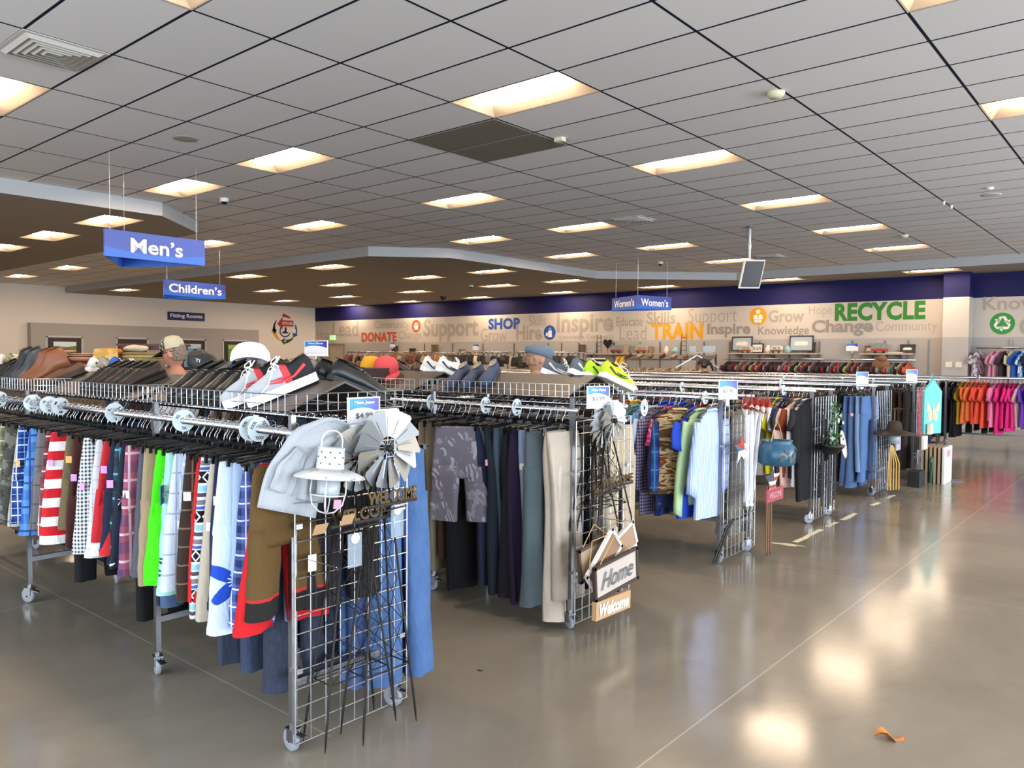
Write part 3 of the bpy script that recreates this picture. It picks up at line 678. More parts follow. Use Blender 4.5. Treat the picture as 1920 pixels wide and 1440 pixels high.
PTAG = MB().box((0,0,-.03), (.002,.032,.055)).mesh('price_tag', CARD)
STK = {c: MB().box((0,0,-.018), (.003,.032,.038)).mesh('price_sticker', mat(h, .6)) for c, h in (('pink','#ee8aa8'),('violet','#c58fd8'),('orange','#f2a35c'),('white','#cfcdc8'))}
GN = [0]
def garment(kind, x, y, lab, cat, mt, dims, rz=0, z=None, tagc=None, ty=-.1, tz=-.2, grp=None, hgr=None, amp=None):
    GN[0] += 1; sd = GN[0]; kw = {} if amp is None else {'amp': amp}
    if kind == 'pants': b = pants(*dims, seed=sd, **kw); nm = 'trousers'; drop = .125
    elif kind == 'shorts': b = pants(*dims, rise=.30, seed=sd, **kw); nm = 'shorts'; drop = .125
    elif kind == 'fold': b = sheet(*dims, lean=random.uniform(-.05,.06), seed=sd, **(kw or {'amp': .027})); nm = 'folded_trousers'; drop = .125
    elif kind == 'vest': b = shirt(*dims, vest=True, seed=sd, **kw); nm = 'vest'; drop = .10
    else: b = shirt(*dims, seed=sd, **kw); nm = 'shirt'; drop = .10
    o = b.build(nm, mt, None, True, (x, y, (RZ_RAIL if z is None else z)-drop), (0, random.uniform(-.03,.03), rz))
    tag(o, lab, cat, grp)
    if tagc:
        hw_ = dims[0]/2+(dims[1]-dims[0])/2*min(1, -tz/dims[2]) if kind in ('pants','shorts','fold') else dims[0]/2
        ob('price_sticker', STK[tagc], o, (.026, -hw_+.004, tz), (0, 0, -.85+random.uniform(-.2,.2)))
    if hgr: hanger('clip' if kind in ('pants','shorts','fold') else 'shirt', x, y, rz, hgr, hgr+' set', RZ_RAIL if z is None else z); NH[0] += 1
    return o
HG1 = 'black clip hanger with bright chrome hook on the front rail of the nearest rack'
# front rail of the nearest rack: x, cloth, label, (waist, hem, length), tilt, sticker
so = lambda *a: fab('solid', *a)
R1 = [(-6.35, so('#3b4048'), 'charcoal shorts at the left edge of the nearest rack', (.36,.5,.56), .1, None),
 (-6.2, so('#2a3350'), 'dark navy shorts beside the orange pair', (.36,.5,.60), .0, None),
 (-6.05, so('#77664c'), 'dull brown shorts left of the orange pair', (.36,.5,.55), -.1, None),
 (-5.9, so('#e8711f'), 'bright orange shorts at the left edge', (.36,.5,.56), .1, None),
 (-5.76, fab('plaid','#85876a','#5c6049','#c7cbae',.09), 'olive plaid shorts right of the orange pair', (.36,.5,.62), 0, None),
 (-5.63, fab('blotch','#4a4b46','#6d6f68',14,'#33342f'), 'charcoal camouflage shorts beside the olive plaid', (.36,.5,.60), .08, None),
 (-5.49, fab('check','#b8b1a8','#77706a',.12), 'beige shorts with thin dark window-pane lines', (.36,.52,.70), .0, None),
 (-5.33, fab('plaid','#2b4a96','#16244f','#e9eef8',.085,'#7fb0ea'), 'royal blue and white plaid shorts', (.37,.5,.62), .12, 'orange'),
 (-5.20, fab('plaid','#5a93d8','#2f4f9b','#23377a',.14), 'sky blue checked shorts behind the royal blue plaid', (.36,.52,.70), -.05, None),
 (-5.07, fab('check','#6b6c6f','#47484b',.11), 'grey window-pane shorts beside the blue checked pair', (.37,.5,.72), .1, None),
 (-4.95, fab('plaid','#8d4046','#5a2a33','#d9c7c4',.10), 'dark red plaid shorts beside the grey pair', (.36,.5,.60), 0, None),
 (-4.82, fab('flag', .03), 'red and white striped shorts with white stars on black', (.38,.54,.66), .1, 'violet'),
 (-4.70, so('#6d6248'), 'khaki-olive shorts behind the star-striped pair', (.34,.44,.50), -.1, 'orange'),
 (-4.59, so('#4b2624'), 'maroon brown corduroy shorts, nearest rack', (.36,.48,.62), .05, 'violet'),
 (-4.49, so('#2f3428'), 'dark olive shorts left of the gingham pair', (.36,.5,.66), 0, None),
 (-4.38, fab('gingham','#eef0f2','#2c3444',.020), 'navy and white gingham shorts', (.37,.52,.70), .1, 'violet'),
 (-4.27, fab('check','#c4c8ce','#9aa3b0',.07), 'white shorts with faint grey lines', (.36,.52,.74), 0, None),
 (-4.16, fab('bands','#b9262f','#20263f',.35,.02,'#e9eaee',-.52), 'navy and red panelled swim shorts with white hem', (.37,.52,.72), .08, 'violet'),
 (-4.05, fab('bands','#1d2339','#c42a30',.45,-.02), 'navy swim shorts with a slanting red panel, nearest rack', (.38,.54,.62), .12, 'violet'),
 (-4.060, fab('plaid','#33434d','#141b22','#63b3cf',.12), 'black and teal plaid shorts', (.36,.5,.70), .0, None),
 (-3.980, fab('flowers','#1f2637','#e8f0f6',6.5), 'navy shorts with white blossoms, nearest rack', (.38,.54,.76), .1, None),
 (-3.890, fab('plaid','#9a5264','#4b3a63','#d8b9c4',.13), 'faded red and purple plaid shorts, nearest rack', (.37,.5,.76), .06, 'white'),
 (-3.810, so('#535963'), 'slate grey shorts beside the red plaid pair', (.36,.48,.66), 0, None),
 (-3.720, so('#a78f72'), 'tan pleated shorts left of the neon pair', (.37,.48,.74), .1, None),
 (-3.590, so('#49e01c', '#2fb010'), 'neon green shorts on the nearest rack', (.40,.54,.70), .16, None),
 (-3.475, fab('flowers','#9bd0c3','#26403c',14), 'mint shorts with tiny dark anchors', (.38,.5,.74), .08, None),
 (-3.415, fab('check','#c0c8d8','#8090ae',.09), 'white shorts with fine blue check', (.37,.54,.80), .03, None),
 (-3.370, fab('plaid','#a9b6d0','#6a778f','#cdd7e8',.16), 'pale blue and grey plaid shorts', (.37,.5,.66), .1, 'white'),
 (-3.300, fab('check','#33261f','#7d6a55',.08), 'dark brown shorts with thin tan check', (.37,.5,.80), .05, 'white'),
 (-3.240, so('#c92127'), 'red shorts left of the geometric pair', (.36,.5,.76), .08, None),
 (-3.180, fab('aztec'), 'geometric black, white and blue striped shorts', (.39,.52,.82), .16, None),
 (-3.110, so('#bdb2a0'), 'stone beige shorts by the geometric pair', (.36,.48,.86), .06, 'white'),
 (-3.060, fab('blotch','#1b2341','#20294a',4), 'navy cargo shorts with white patch', (.39,.5,.66), .14, 'white'),
 (-3.000, fab('hibiscus','#c3d2e6','#2149b4','#f3f6ff',-.13,-.50,.13), 'white board shorts with a big blue hibiscus', (.38,.5,.90), .12, None),
 (-2.930, so('#9fb5d2'), 'powder blue trousers by the hibiscus shorts', (.36,.42,.94), .18, None),
 (-2.885, fab('plaid','#4a62a8','#20294f','#dfe7f6',.07), 'blue plaid shorts under the draped cargo shorts', (.34,.46,.80), .05, None),
 (-2.840, so('#c91f26'), 'bright red shorts beside the olive pair', (.18,.46,.80), .02, None)]
for x, mt, lab, d, rz, stc in R1:
    d = (d[0], d[1]*.96, .52+(d[2]-.5)*.42+random.uniform(-.035,.045))
    garment('shorts', x, 1.86 if 'bright red' in lab else 1.895+random.uniform(-.02,.02), lab, 'shorts', mt, d, -rz, tagc=stc, ty=-.12, tz=-random.uniform(.12,.3), hgr=HG1)
garment('shorts', -2.785, 1.845, 'olive brown cargo shorts with black and red hem', 'shorts', fab('hem','#5a4425','#221f1d',-.53,'#b5262a'), (.28,.36,.61), -.04, hgr=HG1)
garment('shorts', -2.768, 2.12, 'black ribbed shorts with a red logo behind the grid', 'shorts', fab('vstripe','#1b1b1d','#2b2b2e',.022), (.34,.42,.62), -.1)
hang_row([-6.9+.062*k+random.uniform(-.012,.012) for k in range(64)], 1.87, 'clip', HG1, HG1+' set')
for x, L, c_, lab in ((-5.05,.92,so('#1a1b20'),'long black trousers among the shorts, left of the front middle wheel'),(-4.22,.98,so('#121316'),'long black trousers hanging low between the plaid shorts'),(-3.92,.84,fab('denim','#2a4468','#43638f'),'narrow blue jeans behind the white-blossom shorts'),(-3.33,1.0,fab('denim','#0d1526','#182842'),'dark jeans hanging below the white check shorts'),(-3.15,.98,fab('denim','#111d36','#1c3052'),'indigo jeans hanging below the geometric shorts'),(-2.97,1.02,fab('denim','#0b1222','#152340'),'dark navy jeans hanging below the powder blue trousers')):
    garment('pants', x, 2.02, lab, 'trousers', c_, (.30,.30,L), 0, hgr=HG1)
# rear rail of the nearest rack: jeans
DEN = [fab('denim','#2a3f6b','#3c5a92'), fab('denim','#1b2740','#2b3d62'), fab('denim','#35578f','#5078b4'), fab('denim','#274775','#43689e')]
HG1B = 'black clip hanger on the rear rail of the nearest rack'
for k, (x, q, L, lab) in enumerate([(-5.6,1,.98,'dark jeans far along the rear rail of the nearest rack'),(-5.2,0,1.0,'mid blue jeans far along the rear rail of the nearest rack'),(-4.8,1,.9,'very dark jeans half way along the rear rail'),(-4.45,0,1.02,'indigo jeans behind the left wheel of the nearest rack'),(-4.1,1,.96,'dark jeans behind the tan shorts'),(-3.85,1,1.0,'black-blue jeans behind the mint shorts'),
  (-3.6,0,1.02,'indigo jeans behind the white board shorts'),(-3.4,1,.86,'dark navy jeans behind the hibiscus shorts'),(-3.22,1,1.04,'dark jeans with a turned hem'),(-3.08,2,1.0,'washed blue jeans left of the grid'),(-2.98,1,1.03,'dark indigo jeans behind the grid'),(-2.9,2,1.06,'mid-wash jeans behind the grid'),(-2.83,0,1.08,'blue jeans with frayed hem behind the grid')]):
    garment('pants', x, 2.42, lab, 'jeans', DEN[q], (.40,.40,L), random.uniform(-.12,.12), hgr=HG1B)
garment('pants', -2.79, 2.475, 'pale stone-washed jeans hanging past the grid at the rack end', 'jeans', DEN[3], (.30,.42,1.08), -.02, hgr=HG1B)

# ---------------------------------------------------------------- second rack: trousers
HG2 = 'black clip hanger on the rails of the second rack'
R2 = [('fold',-4.35,so('#6b5f4e'),'brown trousers left of the khaki pair',(.26,.22,1.0),0),('fold',-4.2,so('#1b1b20'),'black trousers with white side stripe',(.26,.22,1.06),0),
 ('fold',-4.05,so('#26262b'),'black dress trousers behind the khaki pair',(.28,.24,1.08),.1),('fold',-3.93,so('#9a8b74'),'khaki trousers nearest the pale blue jeans',(.26,.2,.9),-.1),('fold',-3.83,so('#8f8672'),'olive khaki trousers beside the brown pair',(.26,.2,1.0),.1),
 ('fold',-3.72,so('#4d3c2e'),'dark brown trousers left of the palm print shorts',(.28,.24,.9),.1),('fold',-3.58,so('#17171a'),'black trousers behind the palm print shorts',(.30,.26,1.08),0),
 ('shorts',-3.46,fab('palm','#6b6670','#9b97a0'),'grey shorts printed with palm leaves',(.34,.43,.60),.95),('fold',-3.36,so('#252c44'),'navy trousers right of the palm print shorts',(.3,.24,1.02),.1),('fold',-3.29,so('#222a33'),'dark slate trousers with a pink sticker',(.3,.24,1.06),.1),
 ('fold',-3.22,so('#4d5b6b'),'steel blue-grey trousers on the second rack',(.28,.22,1.0),.05),('fold',-3.14,so('#1d1c21'),'black trousers left of the purple pair',(.28,.24,1.06),0),('fold',-3.07,so('#2a1f38'),'dark purple trousers on the second rack',(.30,.26,1.08),.08),
 ('fold',-3.0,so('#8f9fba'),'pale blue-grey jeans with a cream label',(.28,.24,.98),.22),('fold',-2.95,so('#23233a'),'navy trousers right of the pale blue jeans',(.26,.24,1.04),0),('pants',-2.91,so('#4f5a5f'),'slate grey dress trousers beside the cream pair',(.34,.38,1.06),.2),
 ('fold',-2.85,so('#cdbfae'),'long cream trousers nearest the second grid',(.24,.21,1.16),-.12),('fold',-2.80,so('#b9ac9d'),'cream trousers half hidden by the second grid',(.26,.22,1.02),.2)]
for kd, x, mt, lab, d, rz in R2:
    garment(kd, x, 3.78 if kd != 'shorts' else 3.60, lab, 'shorts' if kd == 'shorts' else 'trousers', mt, d, -rz, tagc='pink' if 'sticker' in lab else ('white' if 'label' in lab else None), hgr=HG2)
for x, c_, lab in [(-3.5,'#2b2a2c','black trousers on the rear rail behind the purple pair'),(-3.3,'#34332f','charcoal trousers on the rear rail of the second rack'),(-3.1,'#1f1f22','black trousers on the rear rail nearest the second grid'),(-2.96,'#77706a','taupe trousers behind the second grid'),(-2.88,'#1d1c1c','black trousers seen through the second grid'),(-2.82,'#a99a86','beige trousers seen through the second grid'),(-2.77,'#b7a68f','tan trousers hanging past the second grid')]:
    garment('pants', x, 4.36, lab, 'trousers', so(c_), (.38,.42,1.05), random.uniform(-.1,.1), hgr=HG2)
hang_row([-4.9+.09*k+random.uniform(-.02,.02) for k in range(17)], 3.83, 'clip', HG2, HG2+' set')

# ---------------------------------------------------------------- third rack: shirts
HG3 = 'black clothes hanger on the rails of the third rack'
R3 = [('shirt',-3.75,so('#a9b7c9'),'pale grey-blue shirt far along the third rack',(.46,.66,.2),0),('shirt',-3.62,so('#22303c'),'dark shirt behind the teal one',(.46,.66,.2),0),('shirt',-3.5,so('#4f9fa4'),'teal shirt at the left of the third rack',(.46,.66,.22),0),
 ('shirt',-3.41,fab('plaid','#8fb6dc','#6f98c6','#3b5f8e',.10),'light blue plaid shirt with a pink sticker',(.50,.78,.5),-.1),('shirt',-3.33,so('#b9d0ea'),'pale blue shirt beside the plaid one',(.46,.66,.2),0),('shirt',-3.26,fab('gingham','#8d88a8','#33243f',.026),'plum and white checked long shirt',(.50,.86,.55),-.1),
 ('shirt',-3.18,fab('check','#b8226f','#f0cfe0',.04),'magenta shirt with white lattice print',(.44,.6,.2),0),('shirt',-3.12,so('#31375c'),'navy jacket with a pink sticker, third rack',(.52,.78,.55),-.1),('shirt',-3.13,fab('plaid','#2b3f8f','#1a2450','#3f7f8f',.14),'blue and green plaid shirt',(.52,.84,.55),0),
 ('vest',-3.02,fab('camo','#5a4427','#b59f78','#6f3f24','#8f7a55'),'brown camouflage quilted vest',(.46,.66),-.75),('shirt',-2.95,so('#2547b8'),'royal blue shirt behind the camouflage vest',(.5,.84,.2),0),
 ('shirt',-2.90,so('#b7d4a4'),'pale green sweater with a long hanging sleeve',(.40,.74,.72),-.05),('shirt',-2.80,fab('vstripe','#8fa8e6','#c3d0f4',.02),'blue and white striped shirt nearest the third grid',(.40,.84,.55),-.05)]
for kd, x, mt, lab, d, rz in R3: garment(kd, x, 5.62 if kd == 'vest' else 5.76, lab, 'vest' if kd == 'vest' else 'sweater' if 'sweater' in lab else 'jacket' if 'jacket' in lab else 'shirt', mt, d, rz, tagc='pink' if 'pink' in lab else None, ty=-.16, tz=-.22, hgr=HG3, amp=.009)
for x, c_, lab in [(-3.0,'#4a4f63','slate shirt on the rear rail of the third rack'),(-2.9,'#9a948a','grey-beige trousers behind the third grid'),(-2.82,'#7f7a70','taupe trousers behind the hanging star')]:
    garment('shirt' if 'shirt' in lab else 'pants', x, 6.38, lab, 'shirt' if 'shirt' in lab else 'trousers', so(c_), (.48,.8,.5) if 'shirt' in lab else (.38,.42,1.05), 0, hgr=HG3)
for k, c_ in enumerate(['#c23a5a','#d8762c','#e0c04a','#e88aa0','#2a2d38','#2447c4','#2b55d2','#2649b4','#56417a','#8a2a30','#c9c9d2','#35618a']):
    garment('shirt', -4.1+k*.1, 6.41, 'collar of a %s shirt on the rear rail of the third rack' % ['crimson','orange','mustard','pink','black','cobalt','bright blue','deep blue','violet','wine','pale grey','steel blue'][k], 'shirt', so(c_), (.46,.7,.2), random.uniform(-.1,.1), hgr=HG3)
hang_row([-5.0+.12*k+random.uniform(-.02,.02) for k in range(12)], 5.85, 'shirt', HG3, HG3+' set')

# ---------------------------------------------------------------- fourth, fifth, sixth rack
HG4 = 'black clothes hanger on the rails of the fourth rack'
R4 = [('shirt',-3.32,so('#55565a'),'grey tee at the left of the fourth rack',(.48,.7,.2),0),('shirt',-3.26,fab('hstripe','#c9c6be','#8e8c86',.05),'grey and cream striped tee',(.48,.66,.22),-.3),('shirt',-3.21,so('#8b877f'),'taupe tee in the fourth rack',(.5,.74,.24),-.2),('shirt',-3.16,so('#9a968e'),'stone grey tee with drooping sleeve',(.52,.76,.26),-.3),
 ('shirt',-3.11,so('#dcd820'),'bright yellow top in the fourth rack',(.46,.74,.2),0),('shirt',-3.07,fab('plaid','#7d7d84','#4b4b55','#c3c3ca',.12),'grey plaid shirt beside the yellow top',(.5,.62,.22),0),('shirt',-3.03,so('#2b3672'),'navy top with white specks',(.46,.74,.2),0),('shirt',-2.99,so('#3a3d44'),'charcoal top left of the rust one',(.5,.78,.2),0),
 ('shirt',-2.95,so('#8a3f26'),'rust brown shirt in the fourth rack',(.48,.76,.2),0),('shirt',-2.90,fab('flowers','#d9b5ab','#b98f88',40),'pale pink speckled blouse',(.52,.86,.3),-.25),('shirt',-2.86,so('#26262b'),'black tee behind the white blouse',(.5,.76,.2),0),('shirt',-2.82,so('#d8dce6'),'white long blouse near the fourth grid',(.5,.84,.45),-.2),('shirt',-2.785,so('#151518'),'black dress nearest the fourth grid',(.52,.98,.5),-.15)]
for kd, x, mt, lab, d, rz in R4: garment(kd, x, 7.9, lab, 'dress' if 'dress' in lab else 'shirt', mt, d, rz, hgr=HG4)
for x, lab in [(-2.95,'black skirt behind the fourth grid'),(-2.85,'black trousers behind the hanging greenery'),(-2.79,'grey-black trousers past the fourth grid')]: garment('pants', x, 8.42, lab, 'skirt' if 'skirt' in lab else 'trousers', so('#19191c'), (.42,.46,.95), 0)
HG5 = 'black clip hanger on the rails of the fifth rack'
R5 = [('shirt',-3.3,so('#3d4149'),'dark grey top at the left of the fifth rack',(.48,.74,.2)),('shirt',-3.22,so('#4a4f56'),'slate top by the black dress',(.48,.8,.2)),('shirt',-3.15,so('#141416'),'black dress in the fifth rack',(.5,1.02,.3)),('pants',-3.08,so('#17181d'),'black trousers left of the long denim',(.4,.46,1.05)),('pants',-3.01,fab('denim','#2d4677','#42659f'),'dark denim overalls in the fifth rack',(.42,.5,1.08)),
 ('pants',-2.94,fab('denim','#2e4a76','#46689a'),'long mid-blue denim skirt with pink sticker',(.42,.52,1.1)),('pants',-2.87,fab('denim','#58779f','#7390b6'),'light denim overalls nearest the fifth grid',(.42,.48,.9)),('pants',-2.81,fab('denim','#34517f','#4a6ea6'),'blue jeans beside the fifth grid',(.4,.46,1.02))]
for kd, x, mt, lab, d in R5: garment(kd, x, 10.0, lab, 'clothes', mt, d, -.15, tagc='pink' if 'pink' in lab else None, hgr=HG5)
R6 = [(-3.05,'#1a1718','black trousers at the left of the sixth rack'),(-2.97,'#3a2d2b','dark brown trousers with white tags'),(-2.88,'#43322f','chocolate brown flared trousers'),(-2.81,'#2d2523','espresso brown trousers nearest the sixth grid')]
for x, c_, lab in R6: garment('pants', x, 11.9, lab, 'trousers', so(c_), (.42,.5,1.08), -.15, hgr=HG5.replace('fifth','sixth'))
garment('pants', -2.85, 12.42, 'pale grey trousers behind the sixth grid', 'trousers', so('#b9b6c4'), (.42,.48,1.08), 0); garment('shirt', -2.79, 12.45, 'red blouse behind the sixth grid', 'shirt', so('#b8303c'), (.46,.7,.3), 0)
# far right rack: black, then mustard to pink, purple, red, pale blue and white
HG8 = 'black clothes hanger on the far right rack'
cols = [('#17161a','black',14),('#a8861f','mustard',1),('#e0713c','orange',2),('#e8553f','coral',3),('#ee7fae','light pink',2),('#e62f86','hot pink',4),('#c9a0a8','blush',1),('#6b3fae','purple',2),('#d8272c','red',2),('#c23a22','brick red',1),('#9fc4ea','pale blue',2),('#c9d3df','white',4)]
x = -3.88; tone = ['plain','long','short','soft']
for hx, cn, n in cols:
    for k in range(n):
        L = {'black': .95, 'hot pink': .82}.get(cn, .72)*random.uniform(.9,1.1)
        garment('shirt', x, 16.25, ('black top in the packed black block of the far right rack' if cn == 'black' else '%s top%s on the far right rack' % (cn, '' if n == 1 else ', '+['leftmost of its colour','second of its colour','third of its colour','last of its colour'][k])), 'shirt', so(hx), (.44,L,.22), random.uniform(-.28,.08), grp='black tops on the far right rack' if cn == 'black' else 'bright tops on the far right rack', hgr=HG8)
        x += .066 if cn == 'black' else .074
# further hangers on the rails beyond: individuals up to the limit, then one mass
for Y_, n, x0, x1, lab in ((5.85+.56, 14, -6.2, -4.3, HG3),(7.9, 16, -5.2, -3.4, HG4),(8.46, 12, -4.6, -2.9, HG4),(10.0, 14, -5.6, -3.4, HG5.replace('clip ','clothes ')),(10.56, 12, -4.8, -2.9, HG5.replace('clip ','clothes ')),(11.9, 10, -5.6, -3.1, HG5.replace('fifth','sixth').replace('clip ','clothes '))):
    for k in range(n): hanger('shirt', x0+(x1-x0)*k/n+random.uniform(-.03,.03), Y_, random.uniform(-.16,.16), lab, lab+' set')
def mass_hangers():
    b = MB(); hv = hookm; pts = hook_pts()
    for Y_, x0, x1 in ((2.43,-8.1,-3.0),(4.39,-8.9,-3.0),(3.83,-8.9,-4.9),(5.85,-11.4,-5.0),(6.41,-11.4,-6.2),(7.9,-13.9,-5.2),(8.46,-13.9,-4.6),(10.0,-14.4,-5.6),(10.56,-14.4,-4.8),(11.9,-15.9,-5.6),(12.46,-15.9,-3.0),(14.0,-15.9,-3.0),(14.56,-15.9,-3.0),(16.25,-10.9,-4.1),(16.81,-10.9,-1.0)):
        x = x0
        while x < x1:
            dy = random.uniform(-.003,.003); b.tube([(x+p[1]*.15, Y_+p[1]+dy, RZ_RAIL+p[2]) for p in pts], .0024, 3, mi=0, cap=False)
            b.box((x, Y_, RZ_RAIL-.105), (.012,.34,.02), RX(random.uniform(-.08,.08)), 1); x += random.uniform(.045,.085)
    return b.build('far_hangers', [CHROME, BLACKP])
tag(mass_hangers(), 'mass of further hangers crowding the rails of all racks', 'hangers', None, 'stuff')
def mass_clothes():
    b = MB(); pal = ['#2a2a30','#3a3c46','#1c1c20','#5a554e','#40332c','#2c3754','#6a6660','#4b2f35','#8d8578','#2f3c36']
    mats_ = [so(c) for c in pal]
    for Y_, x0, x1 in ((2.50,-8.1,-3.1),(4.39,-8.9,-3.6),(3.83,-8.9,-4.45),(5.85,-11.4,-3.85),(6.41,-11.4,-4.2),(7.9,-13.9,-3.4),(8.46,-13.9,-3.1),(10.0,-14.4,-3.4),(10.56,-14.4,-2.9),(11.9,-15.9,-3.15),(12.46,-15.9,-2.95),(14.0,-15.9,-3.0),(14.56,-15.9,-3.0),(16.25,-10.9,-4.05),(16.81,-10.9,-1.1)):
        x = x0
        while x < x1:
            w, L = random.uniform(.17,.23), random.uniform(.66,.95) if Y_ > 5 else random.uniform(.92,1.08); ph = random.uniform(0,6)
            rs = [ringpts(w*a, .024*t, 0, RZ_RAIL-.12-v*L, 10, 16, ph, .008*v) for v, a, t in ((0,.5,.5),(.06,.95,.8),(.4,1,1),(1,1.08,1.1))]
            b.loft([[Vector((p.x+x, p.y+Y_, p.z)) for p in r] for r in rs], random.randrange(len(pal))); x += random.uniform(.085,.14)
    return b.build('packed_clothes', mats_, None, True)
tag(mass_clothes(), 'mass of packed clothes further along the racks, mostly hidden', 'clothes', None, 'stuff')
# ---------------------------------------------------------------- baskets and slant boards on the two front racks
BOARD = mat('#3a302b', .45, name='dark_display_board')
def basket(x0, x1, y0, lab, solid=True):
    L = x1-x0; t = tag(MB().build('wire_basket', WIRE), lab, 'basket'); b = MB(); D = .66; n = round(L/.052); z0, z1 = 0, .078
    for y in (0, D):
        for i in range(n+1): b.cyl((i*L/n, y, z0), (i*L/n, y, z1), .0016, 4)
        for z in (z0, z1*.45, z1): b.cyl((0, y, z), (L, y, z), .0026 if z != z1*.45 else .0016, 5)
    for x in (0, L):
        for z in (z0, z1*.45, z1): b.cyl((x, 0, z), (x, D, z), .0026, 5)
        for i in range(1, 12): b.cyl((x, i*D/12, z0), (x, i*D/12, z1), .0016, 4)
    for i in range(1, 13): b.cyl((0, i*D/13, 0), (L, i*D/13, 0), .0016, 4)
    for i in range(0, n+1, 2): b.cyl((i*L/n, 0, 0), (i*L/n, D, 0), .0016, 4)
    me = b.mesh('wire_basket', WIRE); t.data = me; t.location = (x0, y0, 1.405)
    return t
def slant(x0, x1, y0, lab, h=.125):
    L = x1-x0; b = MB(); D = .62; tk = .008
    for pts in ([(0,0),(D/2,h),(D/2,h-tk*1.3),(tk*2,0)], [(D,0),(D/2,h),(D/2,h-tk*1.3),(D-tk*2,0)]):
        b.prism(pts, 0, L, Matrix(((0,0,1,0),(1,0,0,0),(0,1,0,0),(0,0,0,1))))
    return tag(b.build('slant_board', BOARD, None, False, (x0, y0, 1.410)), lab, 'display board')
for k, (x0, x1) in enumerate(((-4.22,-2.86),(-5.66,-4.28),(-7.1,-5.72))):
    n = ['nearest', 'middle', 'leftmost'][k]; basket(x0, x1, 1.9, 'long chrome wire shoe basket on the nearest rack, %s of its three' % n); slant(x0+.02, x1-.03, 1.925, 'dark folded slant board in the %s basket of the nearest rack' % n)
for k, (x0, x1) in enumerate(((-4.12,-2.82),(-5.5,-4.2),(-6.9,-5.58))):
    n = ['nearest', 'middle', 'farthest'][k]; basket(x0, x1, 3.87, 'long chrome wire shoe basket on the second rack, %s of its three' % n); slant(x0+.02, x1-.03, 3.895, 'dark folded slant board in the %s basket of the second rack' % n)

# ---------------------------------------------------------------- shoes
SX = [0,.05,.14,.24,.34,.44,.56,.68,.80,.90,.97,1.0]
SWd = [.018,.030,.035,.036,.036,.037,.041,.046,.047,.040,.024,.006]
def shoe_protos(style, cu_, cs_, ca_, key={}):
    k = (style, cu_, cs_, ca_)
    if k in key: return key[k]
    L = .295 if style != 'boot' else .30; sh = {'sneaker': .032, 'boot': .028}.get(style, .02)
    top = {'oxford': [.062,.078,.080,.074,.072,.076,.066,.054,.046,.038,.026,.01], 'sneaker': [.068,.092,.088,.074,.076,.086,.074,.060,.050,.040,.028,.012], 'boot': [.15,.165,.165,.165,.16,.12,.085,.065,.055,.045,.03,.012], 'loafer': [.050,.062,.060,.052,.050,.056,.052,.046,.042,.034,.022,.01]}[style]
    b = MB(); rings = []; m = 16
    for f, w, h in zip(SX, SWd, top):
        r = []
        for j in range(m):
            a = 2*pi*j/m; yy = w*math.copysign(abs(cos(a))**.6, cos(a)); zz = sin(a)
            if zz > 0:
                zz = h*abs(zz)**.75; yy *= (1-.42*(zz/h)**2) if h > .05 else (1-.2*(zz/h)**2)
            else: zz = 0
            r.append(Vector((f*L-L/2, yy, sh+zz)))
        rings.append(r)
    b.loft(rings)
    if style == 'sneaker' and ca_ == '#d9353f': b.m = [1 if (i//m < 4 and i < m*11) else 2 if (i//m == 4 and i < m*11) else 0 for i in range(len(b.f))]
    U = b.mesh('shoe', [mat(cu_, .4 if style in ('oxford','boot') else .75), mat('#1b1b1f', .8), mat('#cf3a42', .7)], True)
    s = MB(); op = [(f*L-L/2, w*1.1+.002) for f, w in zip(SX, SWd)]; o2 = op+[(x, -y) for x, y in op[::-1]]
    s.prism(o2, 0, sh+.004); So = s.mesh('sole', mat(cs_, .6))
    li = MB(); li.add([(L*(-.5+.20)+.062*cos(2*pi*j/16)*(1 if style != 'boot' else .9), .0205*sin(2*pi*j/16), sh+({'boot': .166, 'sneaker': .080}.get(style, .076) if style != 'loafer' else .056)+.004) for j in range(16)], [tuple(range(16))])
    Li = li.mesh('lining', mat('#0e0d0d' if style != 'loafer' else '#8d8577', .9))
    la = MB()
    if style in ('oxford','sneaker'):
        for q in range(5):
            f = .44+.055*q; i = f; h = sh+(.078 if style == 'oxford' else .090)-.008*q+.001-(.004*q if q > 2 else 0)
            la.tube([(f*L-L/2, -.024, h-.014), (f*L-L/2+.006, 0, h), (f*L-L/2, .024, h-.014)], .0028, 5)
    if style == 'sneaker':
        for sgn in (-1, 1): la.tube([(-.02, sgn*.006, sh+.094), (-.035, sgn*.035, sh+.115), (-.012, sgn*.055, sh+.105), (.0, sgn*.03, sh+.094), (-.015, 0, sh+.095)], .0026, 5); la.tube([(-.015, 0, sh+.095), (.01, sgn*.05, sh+.08), (.05, sgn*.062, sh+.03), (.1, sgn*.064, sh-.0)], .0024, 5)
        swo = MB()
        for sgn in (-1, 1):
            swo.tube([(-.115, sgn*.031, sh+.05), (-.06, sgn*.0375, sh+.022), (.0, sgn*.041, sh+.018), (.05, sgn*.044, sh+.03)], [.008,.006,.005,.002], 5)
            swo.tube([(-.05, sgn*.036, sh+.036), (-.01, sgn*.039, sh+.03), (.04, sgn*.043, sh+.036)], [.002,.006,.002], 5)
        Sw = swo.mesh('side_stripe', mat(ca_, .6))
    La = la.mesh('laces', mat(ca_ if style == 'oxford' else '#f0f0ee', .8))
    o = ob('shoe', U); ob('sole', So, o); ob('lining', Li, o)
    if style in ('oxford','sneaker'): ob('laces', La, o)
    if style == 'sneaker': ob('side_stripe', Sw, o)
    key[k] = [o, False]; return key[k]
